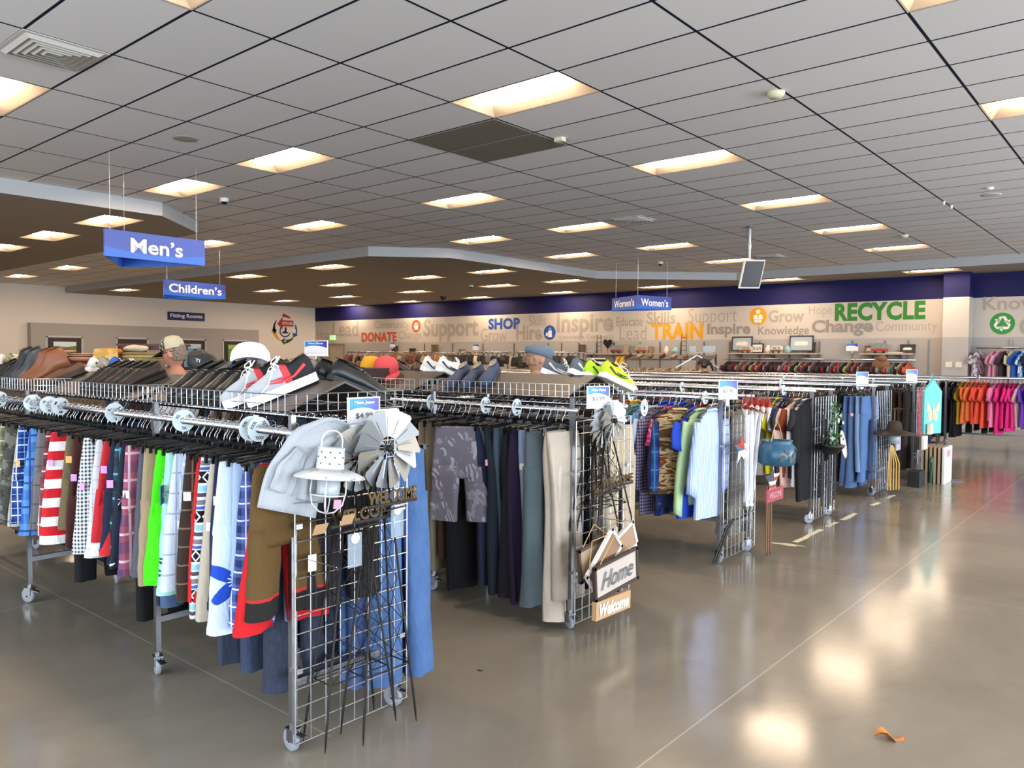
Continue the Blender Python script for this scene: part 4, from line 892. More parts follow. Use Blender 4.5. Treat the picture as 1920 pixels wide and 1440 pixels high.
def put_shoe(style, cols, x, y, z, fwd, pitch, lab, yaw=0, roll=0, grp=None, sc=1):
    p = shoe_protos(style, *cols); f = RZ(math.atan2(fwd[1], fwd[0])+yaw) @ RY(pitch) @ RX(roll); e = f.to_euler()
    if not p[1]: o = p[0]; p[1] = True; o.location = (x, y, z); o.rotation_euler = e
    else: o = dup(p[0], (x, y, z), e)
    o.scale = (sc, sc, sc); return tag(o, lab, 'shoe', grp)
SL = math.atan(.125/.31)
def front(style, cols, x, y0, lab, yaw=0, yc=.15, lift=0, grp=None, sc=1): return put_shoe(style, cols, x, y0+yc, 1.412+yc*.125/.31+lift, (0,-1), SL, lab, yaw, 0, grp, sc)
def rear(style, cols, x, y0, lab, yaw=0, yc=.47, lift=0, grp=None, sc=1): return put_shoe(style, cols, x, y0+yc, 1.412+(.62-yc)*.125/.31+lift, (0,1), SL, lab, yaw, 0, grp, sc)
BK = ('#141416','#0c0c0d','#1d1d1f'); BR = ('#2d2019','#15100d','#3a2a20'); TN = ('#7a4628','#3a2417','#8b5a34'); GY_ = ('#6f6a66','#3c3a3a','#8b8783'); BZ = ('#5a3a26','#241812','#6d4a33')
RSN = ('#a9adb4','#ededef','#d9353f')
front('sneaker', RSN, -3.14, 1.925, 'grey running shoe with red stripes, right of the laced pair', -.42, .155, sc=1.14); front('sneaker', RSN, -3.30, 1.925, 'grey running shoe with red stripes, left of the laced pair', -.3, .12, sc=1.1)
blk = [(-3.50,'black leather shoe beside the running shoes'),(-3.61,'black leather shoe, second left of the running shoes'),(-3.72,'black lace-up shoe, third left of the running shoes'),(-3.83,'black lace-up shoe, fourth left of the running shoes'),(-3.94,'black shoe at the left end of the group by the running shoes')]
for k, (x, lab) in enumerate(blk): front('oxford', BK, x, 1.925, lab, .18-.05*k, sc=1.08)
drk = ['dark brown shoe nearest the capped man','dark brown lace-up shoe, second below the capped man','black lace-up shoe, third of the dark row by the capped man','dark brown shoe, fourth of the dark row by the capped man','black shoe, fifth of the dark row by the capped man','dark brown shoe at the bare end of the dark row']
for k, lab in enumerate(drk): front('oxford', BR if k % 2 == 0 else BK, -4.56-.1*k, 1.925, lab, -.2)
front('boot', TN, -5.93, 1.925, 'tan brown leather ankle boot right of its pair', -.4, .15); front('boot', TN, -6.07, 1.925, 'tan brown leather ankle boot left of its pair', -.4, .15)
front('loafer', BZ, -5.72, 1.925, 'flat dark brown shoe right of the tan boots', -.5)
front('boot', ('#3c424b','#1b1c1f','#444'), -6.28, 1.925, 'slate grey boot left of the tan pair', .2); front('boot', ('#2a2c31','#141416','#333'), -6.45, 1.925, 'black-grey boot near the left edge', .1)
for k in range(3): front('oxford', BK, -6.62-.13*k, 1.925, 'black shoe at the left edge of the nearest rack, %s from the right' % ['first','second','third'][k], .1)
rear('oxford', BK, -2.97, 1.925, 'black shoe at the rack end, heel up behind the slant board', -.3, .45, sc=1.1); rear('oxford', BK, -3.1, 1.925, 'black shoe left of the end shoe, heel up behind the slant board', -.25, .45, sc=1.1)
rear('sneaker', ('#8f857f','#3b3434','#c98f90'), -3.24, 1.925, 'grey and pink running shoe behind the red-striped pair', -.2)
rr = [(GY_,'grey shoe on the back slope'),(TN,'tan shoe on the back slope'),(TN,'second tan shoe on the back slope'),(BZ,'brown shoe on the back slope under the white cap'),(BK,'black shoe on the back slope left of the white cap'),(BK,'second black shoe left of the white cap on the back slope'),(BR,'dark brown shoe on the back slope right of the capped man'),(BK,'black shoe on the back slope right of the capped man')]
for k, (c_, lab) in enumerate(rr): rear('oxford', c_, -3.38-.115*k, 1.925, lab, random.uniform(-.3,.3))
for k, (c_, lab) in enumerate([(BK,'black shoe behind the bare slant board'),(('#2c4f9e','#e9e9e9','#eee'),'blue trainer behind the bare slant board'),(('#8f8576','#c9c2b6','#b7ad9c'),'taupe canvas shoe behind the bare slant board'),(('#d8d6d2','#e9e9e9','#444'),'white and black trainer behind the bare slant board')]):
    rear('sneaker' if k else 'oxford', c_, -5.3-.18*k, 1.925, lab, random.uniform(-.4,.4))
# second rack
NV = ('#33435f','#27303f','#8894a8'); GS = ('#5a6068','#e6e6e6','#d7d7da'); NEON = ('#b9ec1f','#e8ece2','#3c4a2a')
front('loafer', NV, -3.78, 3.895, 'navy canvas slip-on right of the navy pair', .35, sc=1.1); front('loafer', NV, -3.92, 3.895, 'navy canvas slip-on left of the navy pair', .35, sc=1.1); front('loafer', NV, -3.62, 3.895, 'navy and tan slip-on tilted at the right of the navy pair', .45, lift=.02, sc=1.1)
rear('sneaker', ('#e6e4df','#f0f0ee','#33343a'), -4.25, 3.895, 'white trainer nearest the navy slip-ons', -.9, .42); rear('sneaker', ('#dcdad6','#f0f0ee','#33343a'), -4.42, 3.895, 'white trainer left of the other white one', -.9, .42)
rear('sneaker', GS, -3.22, 3.895, 'grey trainer with white sole below the flat cap', -.9, .42); rear('sneaker', GS, -3.0, 3.895, 'grey trainer with white sole beside the neon pair', -.5, .42)
rear('sneaker', NEON, -2.93, 3.895, 'neon yellow trainer left of the neon pair', -.35, .47); rear('sneaker', NEON, -2.80, 3.895, 'neon yellow trainer at the very end of the second rack', -.3, .47)
for k in range(7): front('oxford', [BR, BZ, TN][k % 3], -5.72-.15*k, 3.895, '%s shoe on the far slant board of the second rack, %s from the right' % (['dark brown','mid brown','tan'][k % 3], ['first','second','third','fourth','fifth','sixth','seventh'][k]), .2)
for k in range(9): rear('oxford', [BZ, BR, BK][k % 3], -4.6-.24*k, 3.895, '%s shoe, heel up on the back slope of the second rack, %s from the right' % (['brown','dark','black'][k % 3], ['first','second','third','fourth','fifth','sixth','seventh','eighth','ninth'][k]), random.uniform(-.3,.3))

# caps lying among the shoes
def cap_mesh(c, brimc=None, soft=.0):
    b = MB(); prof = [(.097,0),(.1,.03),(.094,.065),(.075,.095),(.04,.112),(0,.116)]; b.lathe(prof, 22); o = b.mesh('cap', mat(c, .85), True)
    br = MB(); pts = [(.06*cos(a)*1.55, .098*sin(a)) for a in [R(-62+124*k/12) for k in range(13)]]; rings = []
    for k in range(13):
        a = R(-68+136*k/12); rings.append((Vector((.097*cos(a), .097*sin(a), .004)), Vector((.075+.11*cos(a)**.8 if cos(a) > 0 else .07, .1*sin(a), -.012-.01*abs(sin(a))))))
    vs = [p for r in rings for p in r]+[p-Vector((0,0,.004)) for r in rings for p in r]; n = 26
    fs = [(2*k, 2*k+1, 2*k+3, 2*k+2) for k in range(12)]+[(n+2*k+2, n+2*k+3, n+2*k+1, n+2*k) for k in range(12)]+[(2*k+1, n+2*k+1, n+2*k+3, 2*k+3) for k in range(12)]
    br.add(vs, fs); return o, br.mesh('brim', mat(brimc or c, .85), True)
def cap(c, loc, rot, lab, brimc=None, parent=None):
    m1, m2 = cap_mesh(c, brimc); o = ob('cap', m1, parent, loc, rot); ob('brim', m2, o)
    if not parent: tag(o, lab, 'cap')
    return o
wc = cap('#e9e9ee', (-3.62, 2.20, 1.60), (.35, .25, R(200)), 'white baseball cap lying on the shoes of the nearest rack'); text('DW', frame((-.095,0,.06), (0,-1,0), (0,0,1)), .016, .007, BLACKP, wc)
cap('#d09a1c', (-4.98, 4.12, 1.535), (.1, .25, R(100)), 'mustard yellow cap on the second rack'); cap('#c8464a', (-4.78, 4.10, 1.535), (.1, .3, R(-20)), 'coral red cap next to the mustard one')
pq = MB().sph((0,0,.06), .10, .06, .062, 18, 12); pq.v = [tuple(Vector(v)*(1+.1*sin(v[0]*60)*cos(v[2]*70+v[1]*40))) for v in pq.v]; bg = tag(pq.build('pouch', mat('#17171a', .6), None, True, (-4.12, 2.2, 1.55), (0, .2, .4)), 'black pouch with white letters by the capped man', 'pouch'); text('TI', frame((.02,-.066,.075), (1,0,0), (0,0,1)), .03, .016, SW, bg)
tag(MB().box((0,0,.045), (.3,.2,.09)).box((0,0,.095), (.31,.21,.012)).build('shoe_box', mat('#33221f', .6), None, False, (-4.83, 3.98, 1.455), (R(0), 0, .15)), 'dark brown box lying under the coral cap', 'box')

# ---------------------------------------------------------------- price cards and size discs
cm = Mat('card_print', .4, 0, .5); x_, y_, z_ = cm.xyz()
cc_ = cm.mix((y_+.1+z_*.4)*1.5, '#2b8fe0', '#4a35b8'); cc_ = cm.mix(((y_+.08).sq()*.55+(z_+.42).sq()).lt(.36), cc_, '#eef3fb'); cm.col(cc_)
def card(lab, loc, w, h, title, price, right=(0,1,0), small='Pantalones para Caballero', post=None):
    t = thing('price_card', lab, 'sign', loc); r = Vector(right); n = r.cross(Vector((0,0,1)))
    o = MB().box((0,0,0), (.004,1,1)).build('card_face', cm.m, t); o.scale = (1, w, h); o.rotation_euler = (0, 0, math.atan2(r.y, r.x)-pi/2)
    b = MB(); M = frame((0,0,0), r, (0,0,1))
    for c_, d in (((0,h/2,0),(w+.01,.006,.01)),((0,-h/2,0),(w+.01,.006,.02)),((-w/2,0,0),(.006,h,.01)),((w/2,0,0),(.006,h,.01))): mbox(b, M, c_, d)
    if post: b.cyl((0,0,-h/2), (0,0,-h/2-post), .006, 8)
    else: mbox(b, M, (0,-h/2-.03,-.01), (.03,.06,.02))
    b.build('card_holder', WHITE, t)
    if title: text(title, frame(n*.003+Vector((0,0,h*.34)), r, (0,0,1)), w*.66, h*.12, SW, t, 'lettering', .03, .15)
    if price: text(price, frame(n*.003+Vector((0,0,-h*.08)), r, (0,0,1)), w*.56, h*.2, BLACKP, t)
    if small: text(small, frame(n*.003+Vector((0,0,-h*.31)), r, (0,0,1)), w*.8, h*.06, mat('#b9b6c6', .8), t)
    return t
card('blue and white price card reading Mens Jeans $4.99', (-2.70, 2.19, 1.40), .168, .135, 'Mens Jeans', '$4.99')
card('blue and white price card reading Mens Pants $3.99', (-2.66, 3.95, 1.41), .15, .13, 'Mens Pants', '$3.99', (.45,.9,0))
card('price card on the third rack reading $3.99', (-2.72, 5.88, 1.40), .17, .15, None, '$3.99', (.5,.86,0), None)
card('tall blue card on its post reading Mens Shoes', (-5.98, 4.3, 1.715), .34, .135, 'Mens Shoes', None, (1,0,0), 'Zapatos para Caballero', .16)
card('small blue card on the fifth rack rail', (-2.9, 10.0, 1.42), .16, .15, None, None, (.6,.8,0), None); card('small blue card on the sixth rack rail', (-2.8, 11.9, 1.43), .17, .16, None, None, (.6,.8,0), None)
ringm = None
def size_disc(x, y, s, lab, rz=0, grp=None):
    b = MB(); n = 28; ro, ri = .054, .017
    for z in (-.0012, .0012):
        vs = [(z, r*cos(2*pi*k/n), r*sin(2*pi*k/n)) for k in range(n) for r in (ro, ri)]
        b.add(vs, [(2*k, (2*k+2) % (2*n), (2*k+3) % (2*n), 2*k+1) for k in range(n)])
    vs = [(z, ro*cos(2*pi*k/n), ro*sin(2*pi*k/n)) for k in range(n) for z in (-.0012, .0012)]; b.add(vs, [(2*k, 2*k+1, (2*k+3) % (2*n), (2*k+2) % (2*n)) for k in range(n)])
    o = b.build('size_divider', mat('#dbe9ef', .45), None, False, (x, y, RZ_RAIL), (0, 0, rz)); tag(o, lab, 'size divider', grp)
    for a in (35, 145, 270):
        q = RX(R(a)) ; M = Matrix.Translation((.002,0,0)) @ (RX(R(a-90)).to_4x4()) @ frame((0,0,.036), (0,1,0), (0,0,1)); text(s, M, .012+.007*len(s), .014, BLACKP, o, 'lettering', .02)
    return o
for x, s, w in ((-6.3,'M','at the left edge of the picture'),(-5.66,'XXXL','left of the group of three'),(-5.38,'S','in the middle of the group of three'),(-5.2,'M','right of the group of three'),(-4.44,'L','alone above the gingham shorts'),(-3.67,'XL','alone above the tan shorts'),(-3.08,'XXL','beside the draped cargo shorts'),(-3.01,'XXXL','touching the draped cargo shorts')):
    size_disc(x, 1.87, s, 'white round %s size divider %s' % (s, w), random.uniform(-.15,.15))
for x, y, w in ((-3.98,3.83,'left of the palm print shorts'),(-3.47,3.83,'above the navy trousers'),(-3.2,3.83,'above the purple trousers'),(-2.87,4.39,'on the rear rail near the second grid'),(-2.6+.0,4.39,'behind the trousers price card')): size_disc(x, y, '40', 'white round size divider on the second rack %s' % w, .1)
k = 0
for Y_, xs in ((5.85,(-3.6,-2.9)),(6.41,(-3.9,)),(7.9,(-4.2,-3.05)),(10.0,(-3.9,-2.95)),(11.9,(-3.3,-4.6)),(12.46,(-3.9,)),(14.0,(-5.2,)),(16.25,(-2.7,))):
    for x in xs: size_disc(x, Y_, 'L', 'small white size divider on the rails of the %s rack' % {5.85:'third',6.41:'third',7.9:'fourth',10.0:'fifth',11.9:'sixth',12.46:'sixth',14.0:'seventh',16.25:'far right'}[Y_], 0, 'distant size dividers'); k += 1

# ---------------------------------------------------------------- things hung on the grid ends
GALV = [mat(c, .42, .75, name='galvanised_'+c[1:]) for c in ('#a7abaf','#c4c8cc','#8d9194','#b8b3aa')]
def windmill(loc, H, rfan, nb, lab, tilt=0, wz=.0, foot=True, spread=.19, word=True, ry=0, seed=1):
    rn = random.Random(seed); t = thing('garden_windmill', lab, 'windmill', loc, tilt); hz = H; b = MB()
    sx, sy = .075, spread; base = .0
    for a in (-1, 1):
        for c_ in (-1, 1): b.tube([(a*.012, c_*.02, hz-.03), (a*sx*.97, c_*sy*.97, .06), (a*sx, c_*sy, 0)], [.005,.0055,.002], 6)
    b.build('leg_frame', DARKIRON, t, True); q = MB(); lv = [hz*f for f in (.92,.80,.67,.53,.38,.22)]
    def co(z, a, c_): f = 1-z/hz; return Vector((a*sx*f, c_*sy*f, z))
    for i, z in enumerate(lv):
        for s1, s2 in (((1,-1),(1,1)),((1,1),(-1,1)),((-1,1),(-1,-1)),((-1,-1),(1,-1))):
            if i in (5,): q.cyl(co(z, *s1), co(z, *s2), .003, 5)
            if i+1 < len(lv):
                q.cyl(co(z, *s1), co(lv[i+1], *s2), .0018, 4); q.cyl(co(z, *s2), co(lv[i+1], *s1), .0018, 4)
    q.build('cross_bracing', DARKIRON, t)
    f = ob('fan', MB().cyl((.02,0,hz), (.06,0,hz), .014, 12).sph((.065,0,hz), .016).mesh('fan', DARKIRON, True), t)
    for k in range(nb):
        a = 2*pi*k/nb+rn.uniform(-.06,.06); bm_ = MB(); d = Vector((0, sin(a), cos(a))); s_ = Vector((0, cos(a), -sin(a))); c0 = Vector((.055,0,hz)); tw = .28
        r0, r1 = rfan*.3, rfan; w0, w1 = rfan*.10, rfan*.29
        pts = [(r0,-w0),(r1*.97,-w1),(r1,-w1*.6),(r1,w1*.8),(r1*.93,w1),(r0,w0)]
        v = [c0+d*p[0]+s_*p[1]+Vector((p[1]*tw*1.6, 0, 0)) for p in pts]; n_ = len(v); v += [p+Vector((.0012,0,0)) for p in v]
        bm_.add(v, [tuple(range(n_))[::-1], tuple(range(n_, 2*n_))]+[(i, (i+1) % n_, (i+1) % n_+n_, i+n_) for i in range(n_)])
        bm_.cyl(c0+d*.01, c0+d*rfan*.78+Vector((.004,0,0)), .0016, 4); bm_.build('blade', GALV[rn.randrange(4)], f)
    if word:
        w = MB(); zz = wz; yl = spread*.9
        w.beam((.09,-yl,zz-.028), (.09,yl,zz-.028), .006, .012).beam((.085,-yl*.8,zz-.06), (.085,yl*.6,zz-.05), .004, .006)
        w.cyl((.08,-yl*.5,zz-.03), (.0,-yl*.3,zz-.03), .003, 4).cyl((.08,yl*.5,zz-.03), (.0,yl*.3,zz-.03), .003, 4); o = w.build('sign_bar', DARKIRON, t)
        vs, fs = text_mesh('WELCOME', .02); 
        lt = MB(); 
        for x in (.094, .086): lt.add([(x, p*yl*2, zz+r*.055+.006) for p, r in vs], fs)
        lt.build('lettering', mat('#4a3a22', .4, .8), o)
    return t
windmill((-2.625, 2.215, .02), 1.235, .170, 13, 'garden windmill with grey metal fan and bronze WELCOME letters, front one', 0, 1.03, seed=3, spread=.15)
windmill((-2.675, 2.10, .03), 1.19, .14, 12, 'second garden windmill nested behind the front one on the nearest grid', 0, .955, seed=5)
windmill((-2.66, 4.04, .60), .665, .125, 14, 'smaller dark garden windmill hanging on the second grid', 0, .30, spread=.19, seed=8)
windmill((-2.69, 3.96, .60), .62, .115, 12, 'second small windmill nested behind on the second grid', 0, .26, spread=.15, seed=9)
FILM = Mat('clear_film', .15); FILM.col('#aebccb'); FILM.b.inputs['Alpha'].default_value = .35
def hangtag(loc, lab, c='#b08d68', s=(.002,.06,.05), rot=(0,.5,0)): return tag(MB().box((0,0,0), s).build('hang_tag', [mat(c, .8)], None, False, loc, rot), lab, 'tag')
hangtag((-2.55,1.985,.985), 'folded kraft card tag hanging below the lantern'); hangtag((-2.55,2.32,1.045), 'kraft card tag at the right end of the bronze letters'); hangtag((-2.56,1.86,.965), 'kraft and white tag left of the bronze letters'); hangtag((-2.70,1.99,1.24), 'small white barcode tag beside the lantern handle', '#dfe3e6', (.002,.035,.045), (0,0,0))
for y, z, lab in ((2.03,.90,'clear bag with round white sticker, left one on the windmill'),(2.26,.985,'clear bag with round white sticker, right one on the windmill')):
    t = thing('sticker_bag', lab, 'bag', (-2.56, y, z)); MB().box((0,0,-.05), (.004,.07,.14)).build('bag_film', FILM.m, t); MB().disc((.004,0,.0), .022, 20, RY(pi/2)).build('sticker', CARD, t)

ht_ = thing('hang_tag', 'navy blue hang tag on the mint shorts', 'tag', (-3.46, 1.66, 1.02), .9); MB().box((0,0,0), (.003,.055,.085)).build('tag_card', mat('#1d2f6b', .5), ht_); text('[g]', frame((.003,0,.0), (0,1,0), (0,0,1)), .024, .022, SW, ht_); MB().cyl((0,0,.04), (0,.01,.07), .0008, 4).build('string', WHITE, ht_)
lan = thing('lantern', 'white metal hanging lantern with wide brim and wire cage', 'lantern', (-2.575, 1.915, 1.175)); lan.rotation_euler = (R(-6), 0, 0)
LW = Mat('chipped_white_enamel', .45); LW.xyz(); LW.col(LW.mix(LW.noise(38, 4, .7).gt(.63), '#c6c7c8', '#76706b')); LWp = mat('#c8cacb', .4, name='white_enamel')
MB().lathe([(.143,-.012),(.135,-.003),(.1,.012),(.058,.024),(.056,.02),(.098,.008),(.14,-.014)], 32).build('brim', LW.m, lan, True)
b = MB().lathe([(.056,.022),(.053,.105),(.056,.107),(.05,.107),(.05,.1),(0,.1)], 28); b.build('top_collar', LWp, lan, True); b = MB()
for z in (.045,.07,.09):
    for k in range(9): a = 2*pi*(k+(z == .07)*.5)/9; b.disc((.0556*cos(a), .0556*sin(a), z), .0036, 8, RZ(a) @ RY(pi/2))
b.build('vent_holes', BLACKP, lan); b = MB().tube([(0, .052*cos(a), .1+(.075 if 0 < a < pi else 0)*1.0*sin(a)**.5 if a not in (0, pi) else .06) for a in [pi*k/14 for k in range(15)]], .0035, 6); b.build('bail_handle', LWp, lan, True)
gm = Mat('frosted_glass', .3); gm.col('#c3ccd0'); gm.b.inputs['Transmission Weight'].default_value = .35; MB().lathe([(0,-.095),(.042,-.09),(.046,-.08),(.046,.005),(0,.005)], 24).build('glass_cup', gm.m, lan, True)
b = MB()
for k in range(4):
    a = pi/4+k*pi/2; b.tube([(.066*cos(a), .066*sin(a), .005), (.07*cos(a), .07*sin(a), -.07), (.06*cos(a), .06*sin(a), -.12), (.03*cos(a), .03*sin(a), -.15), (0,0,-.157)], .0032, 6)
b.tube([(.07*cos(2*pi*k/24), .07*sin(2*pi*k/24), -.08) for k in range(24)], .0032, 6, closed=True); b.build('wire_cage', LWp, lan, True); MB().box((.04,.02,-.115), (.003,.035,.035)).build('price_sticker', mat('#ef8ea6', .6), lan)
# light grey cargo shorts thrown over the top of the grid
def drape(path, hw, x0, th, amp, seed):
    rn = random.Random(seed); rings = []; b = MB(); n = 26
    P = [Vector((0, *p)) for p in path]; M_ = 5; Q, Hh = [], []
    for i in range(len(P)-1):
        for k in range(M_):
            f = k/M_; f2 = f*f*(3-2*f)*.5+f*.5; Q.append(P[i].lerp(P[i+1], f)); Hh.append(hw[i]+(hw[i+1]-hw[i])*f2)
    Q.append(P[-1]); Hh.append(hw[-1])
    Qs = [Q[0]]+[(Q[i-1]+Q[i]*2+Q[i+1])/4 for i in range(1, len(Q)-1)]+[Q[-1]]
    for i, (q, h) in enumerate(zip(Qs, Hh)):
        d = (Qs[min(i+1, len(Qs)-1)]-Qs[max(i-1, 0)]).normalized(); s_ = Vector((0, -d.z, d.y)); v = i/len(Qs); r = []
        for k in range(n):
            a = 2*pi*k/n; u = math.copysign(abs(cos(a))**.6, cos(a)); tx = th*math.copysign(abs(sin(a))**.7, sin(a))
            fold = amp*sin(u*6+seed+v*2)+amp*.6*sin(u*13-v*5+seed*2)+amp*.5*sin(v*17+u*3)
            r.append(q+s_*h*u+Vector((x0+tx+fold, 0, 0)))
        rings.append(r)
    b.loft(rings); return b
cg = mat('#aeb2b8', .9, name='pale_grey_twill'); CGm = fab('solid', '#a9adb2', '#8d9299')
dc = tag(drape([(2.20,1.25),(2.12,1.30),(2.0,1.325),(1.90,1.26),(1.84,1.15),(1.80,1.02)], [.025,.045,.075,.115,.135,.138], -2.70, .022, .010, 1).build('cargo_shorts', CGm, None, True), 'pale grey cargo shorts draped over the nearest grid', 'shorts')
drape([(2.06,1.30),(1.98,1.27),(1.92,1.17),(1.89,1.06)], [.025,.05,.075,.068], -2.672, .02, .008, 4).build('leg', CGm, dc, True); drape([(1.85,1.27),(1.79,1.19),(1.755,1.11)], [.03,.055,.05], -2.675, .012, .006, 7).build('pocket', CGm, dc, True)
MB().beam((-2.655,1.81,1.062), (-2.66,1.945,1.048), .006, .004).build('cuff_seam', mat('#767c86', .9), dc)

# framed signs on the second grid
def framed(lab, c, w, h, rx_, frame_c, face_c, word=None, word_c='#6b6f74', bold=.02, shear=.25, dep=.02, fwid=.018, cat='sign', name='framed_sign'):
    t = thing(name, lab, cat, c); t.rotation_euler = (rx_, 0, 0); b = MB()
    for cc, d in (((0,0,h/2-fwid/2),(dep,w,fwid)),((0,0,-h/2+fwid/2),(dep,w,fwid)),((0,w/2-fwid/2,0),(dep,fwid,h)),((0,-w/2+fwid/2,0),(dep,fwid,h))): b.box(cc, d)
    b.build('frame', mat(frame_c, .7), t); MB().box((-.002,0,0), (dep*.5,w-.01,h-.01)).build('panel', mat(face_c, .75), t)
    if word: text(word, frame((dep*.5,0,0), (0,1,0), (0,0,1)), w*.74, h*.5, mat(word_c, .7), t, 'lettering', bold, shear)
    b = MB().tube([(0,-w*.35,h/2), (.0,0,h/2+w*.28), (0,w*.35,h/2)], .003, 5); b.build('rope', mat('#b59a6a', .9), t); return t
framed('dark framed whitewashed wooden sign reading Home', (-2.45, 3.845, .395), .46, .20, R(5), '#3a2a20', '#b5a89f', 'Home', '#55595e', .0, .5)
framed('white framed brown sign tilted left behind the Home sign', (-2.50, 3.79, .47), .36, .17, R(42), '#e3ded8', '#8b6b52'); framed('white framed brown sign tilted right behind the Home sign', (-2.53, 4.0, .50), .38, .17, R(22), '#e3ded8', '#9a7c62'); framed('dark framed sign at the back of the hanging signs', (-2.56, 3.8, .48), .36, .2, R(8), '#44332a', '#a58a70')
wl = thing('welcome_block', 'small kraft brown block with cream Welcome lettering', 'sign', (-2.45, 3.80, .223)); wl.rotation_euler = (R(-1), 0, 0); MB().box((0,0,0), (.03,.36,.105)).build('block', KRAFT, wl); text('Welcome', frame((.017,0,0), (0,1,0), (0,0,1)), .31, .075, mat('#efe6c8', .6), wl, 'lettering', .05, .2)
tag(MB().cyl((-2.7,3.93,.68), (-2.45,3.93,.69), .003, 6).cyl((-2.45,3.93,.69), (-2.445,3.93,.71), .003, 6).build('peg_hook', CHROME), 'long chrome peg holding the framed signs', 'hook')
tag(MB().cyl((-2.71,1.93,.80), (-2.55,1.93,.80), .0026, 6).box((-2.715,1.93,.79), (.006,.04,.07)).build('peg_hook', CHROME), 'empty chrome peg on the nearest grid', 'hook')

# third grid: stars, pot lantern, canes, flag star, sign on stakes
def star(b, c, r, t=.03, a0=pi/2, cols=(0,1)):
    c = Vector(c); P = [Vector((0, cos(a0+pi*k/5)*(r if k % 2 == 0 else r*.42), sin(a0+pi*k/5)*(r if k % 2 == 0 else r*.42))) for k in range(10)]
    for k in range(10):
        for sg in (1, -1): b.add([c+P[k], c+P[(k+1) % 10], c+Vector((t*sg,0,0))], [(0,1,2) if sg > 0 else (0,2,1)], cols[k % 2] if len(cols) == 2 else cols[k])
RED, CRM, BLU = mat('#9b2a28', .6), mat('#ded6c6', .6), mat('#5a6f8d', .6)
st = MB(); star(st, (0,0,0), .135, .03, pi/2, [0,0,2,1,0,1,1,0,1,2]); tag(st.build('barn_star', [RED, CRM, BLU], None, False, (-2.62, 5.93, .93)), 'red, white and blue metal barn star on the third grid', 'star')
for k in range(5):
    st = MB(); star(st, (0,0,0), .12, .03, pi/2+.2*k, (0,1)); tag(st.build('barn_star', [RED, CRM], None, False, (-2.66+.035*k, 6.08+.03*k, 1.25), (0, 0, .5)), 'red and white metal star in the row at the top of the third grid', 'star', 'stars at the top of the third grid')
pl = thing('pot_lantern', 'teal blue pot lantern with cut-out leaves and rope handle', 'lantern', (-2.45, 6.22, .79)); PT = mat('#24536f', .3, name='teal_glaze')
MB().lathe([(0,0),(.12,.002),(.145,.02),(.15,.08),(.145,.15),(.12,.175),(.118,.19),(.125,.2),(.112,.2),(.11,.17),(0,.17)], 30).build('pot', PT, pl, True); b = MB()
for a, z, q in ((-.5,.12,.6),(0,.09,-.5),(.35,.12,.4),(-.25,.06,.2),(.55,.07,-.3),(-.75,.07,-.4)):
    M = Matrix.Rotation(a-.15, 4, 'Z'); b.add([M @ Vector((.152, .022*cos(t_+q)*(1 if k % 2 else 1.3), z+.03*sin(t_))) for k, t_ in enumerate([2*pi*i/6 for i in range(6)])], [tuple(range(6))])
b.build('cut_out', BLACKP, pl); MB().tube([(0,-.12,.19),(0,-.06,.30),(0,0,.36),(0,.06,.30),(0,.12,.19)], .004, 5).build('rope_handle', mat('#b79f72', .9), pl)
for k, (y, x) in enumerate(((5.99,-2.6),(6.03,-2.58),(6.07,-2.61))):
    t = thing('white_stake', 'long white painted stake on the third grid, %s from the left' % ['first','second','third'][k], 'stake', (x, y, 0)); MB().beam((0,0,.45), (0,0,1.2), .022, .022).build('shaft', mat('#e4e6ea', .5), t); MB().beam((0,.02,.5), (.02,.12,1.22), .02, .01).build('prop', mat('#d5d8de', .5), t); MB().lathe([(.02,.44),(.024,.47),(.02,.5)], 10).build('cap', CHROME, t)
fs2 = MB(); star(fs2, (0,0,0), .16, .012, pi/2, (0,1)); flg = Mat('flag_stripe', .75); x_, y_, z_ = flg.xyz(); c = flg.mix((z_/.06).fr().lt(.5), '#d9cdb9', '#96413c'); c = flg.mix(z_.gt(.0)*y_.lt(0), c, '#3c4354'); flg.col(c)
tag(fs2.build('flag_star', [flg.m, flg.m], None, False, (-2.47, 6.2, .66)), 'wooden star painted with a faded flag under the teal pot', 'star')
rs = thing('staked_sign', 'small faded red wooden sign on brown stakes by the third grid', 'sign', (-2.47, 6.24, .0)); MB().box((0,0,.545), (.015,.34,.105)).build('board', mat('#963f4c', .7), rs); text('WELCOME', frame((.009,0,.545), (0,1,0), (0,0,1)), .24, .045, mat('#d9a9ac', .8), rs)
for y in (-.12,-.08,-.03): MB().prism([(-.012,.1),(.0,.055),(.012,.1),(.012,.62),(-.012,.62)], -.008, .0, Matrix(((0,0,1,-.01),(1,0,0,y),(0,1,0,0),(0,0,0,1)))).build('stake', mat('#6b4a32', .8), rs)
for y in (-.0, .05): tag(MB().tube([(-2.75,5.72+y,.02),(-2.68,5.80+y,.3),(-2.66,5.83+y,.36)], .009, 6).build('dark_pole', BLACKP), 'slim black pole leaning at the foot of the third grid, %s' % ['outer','inner'][y > 0], 'pole')

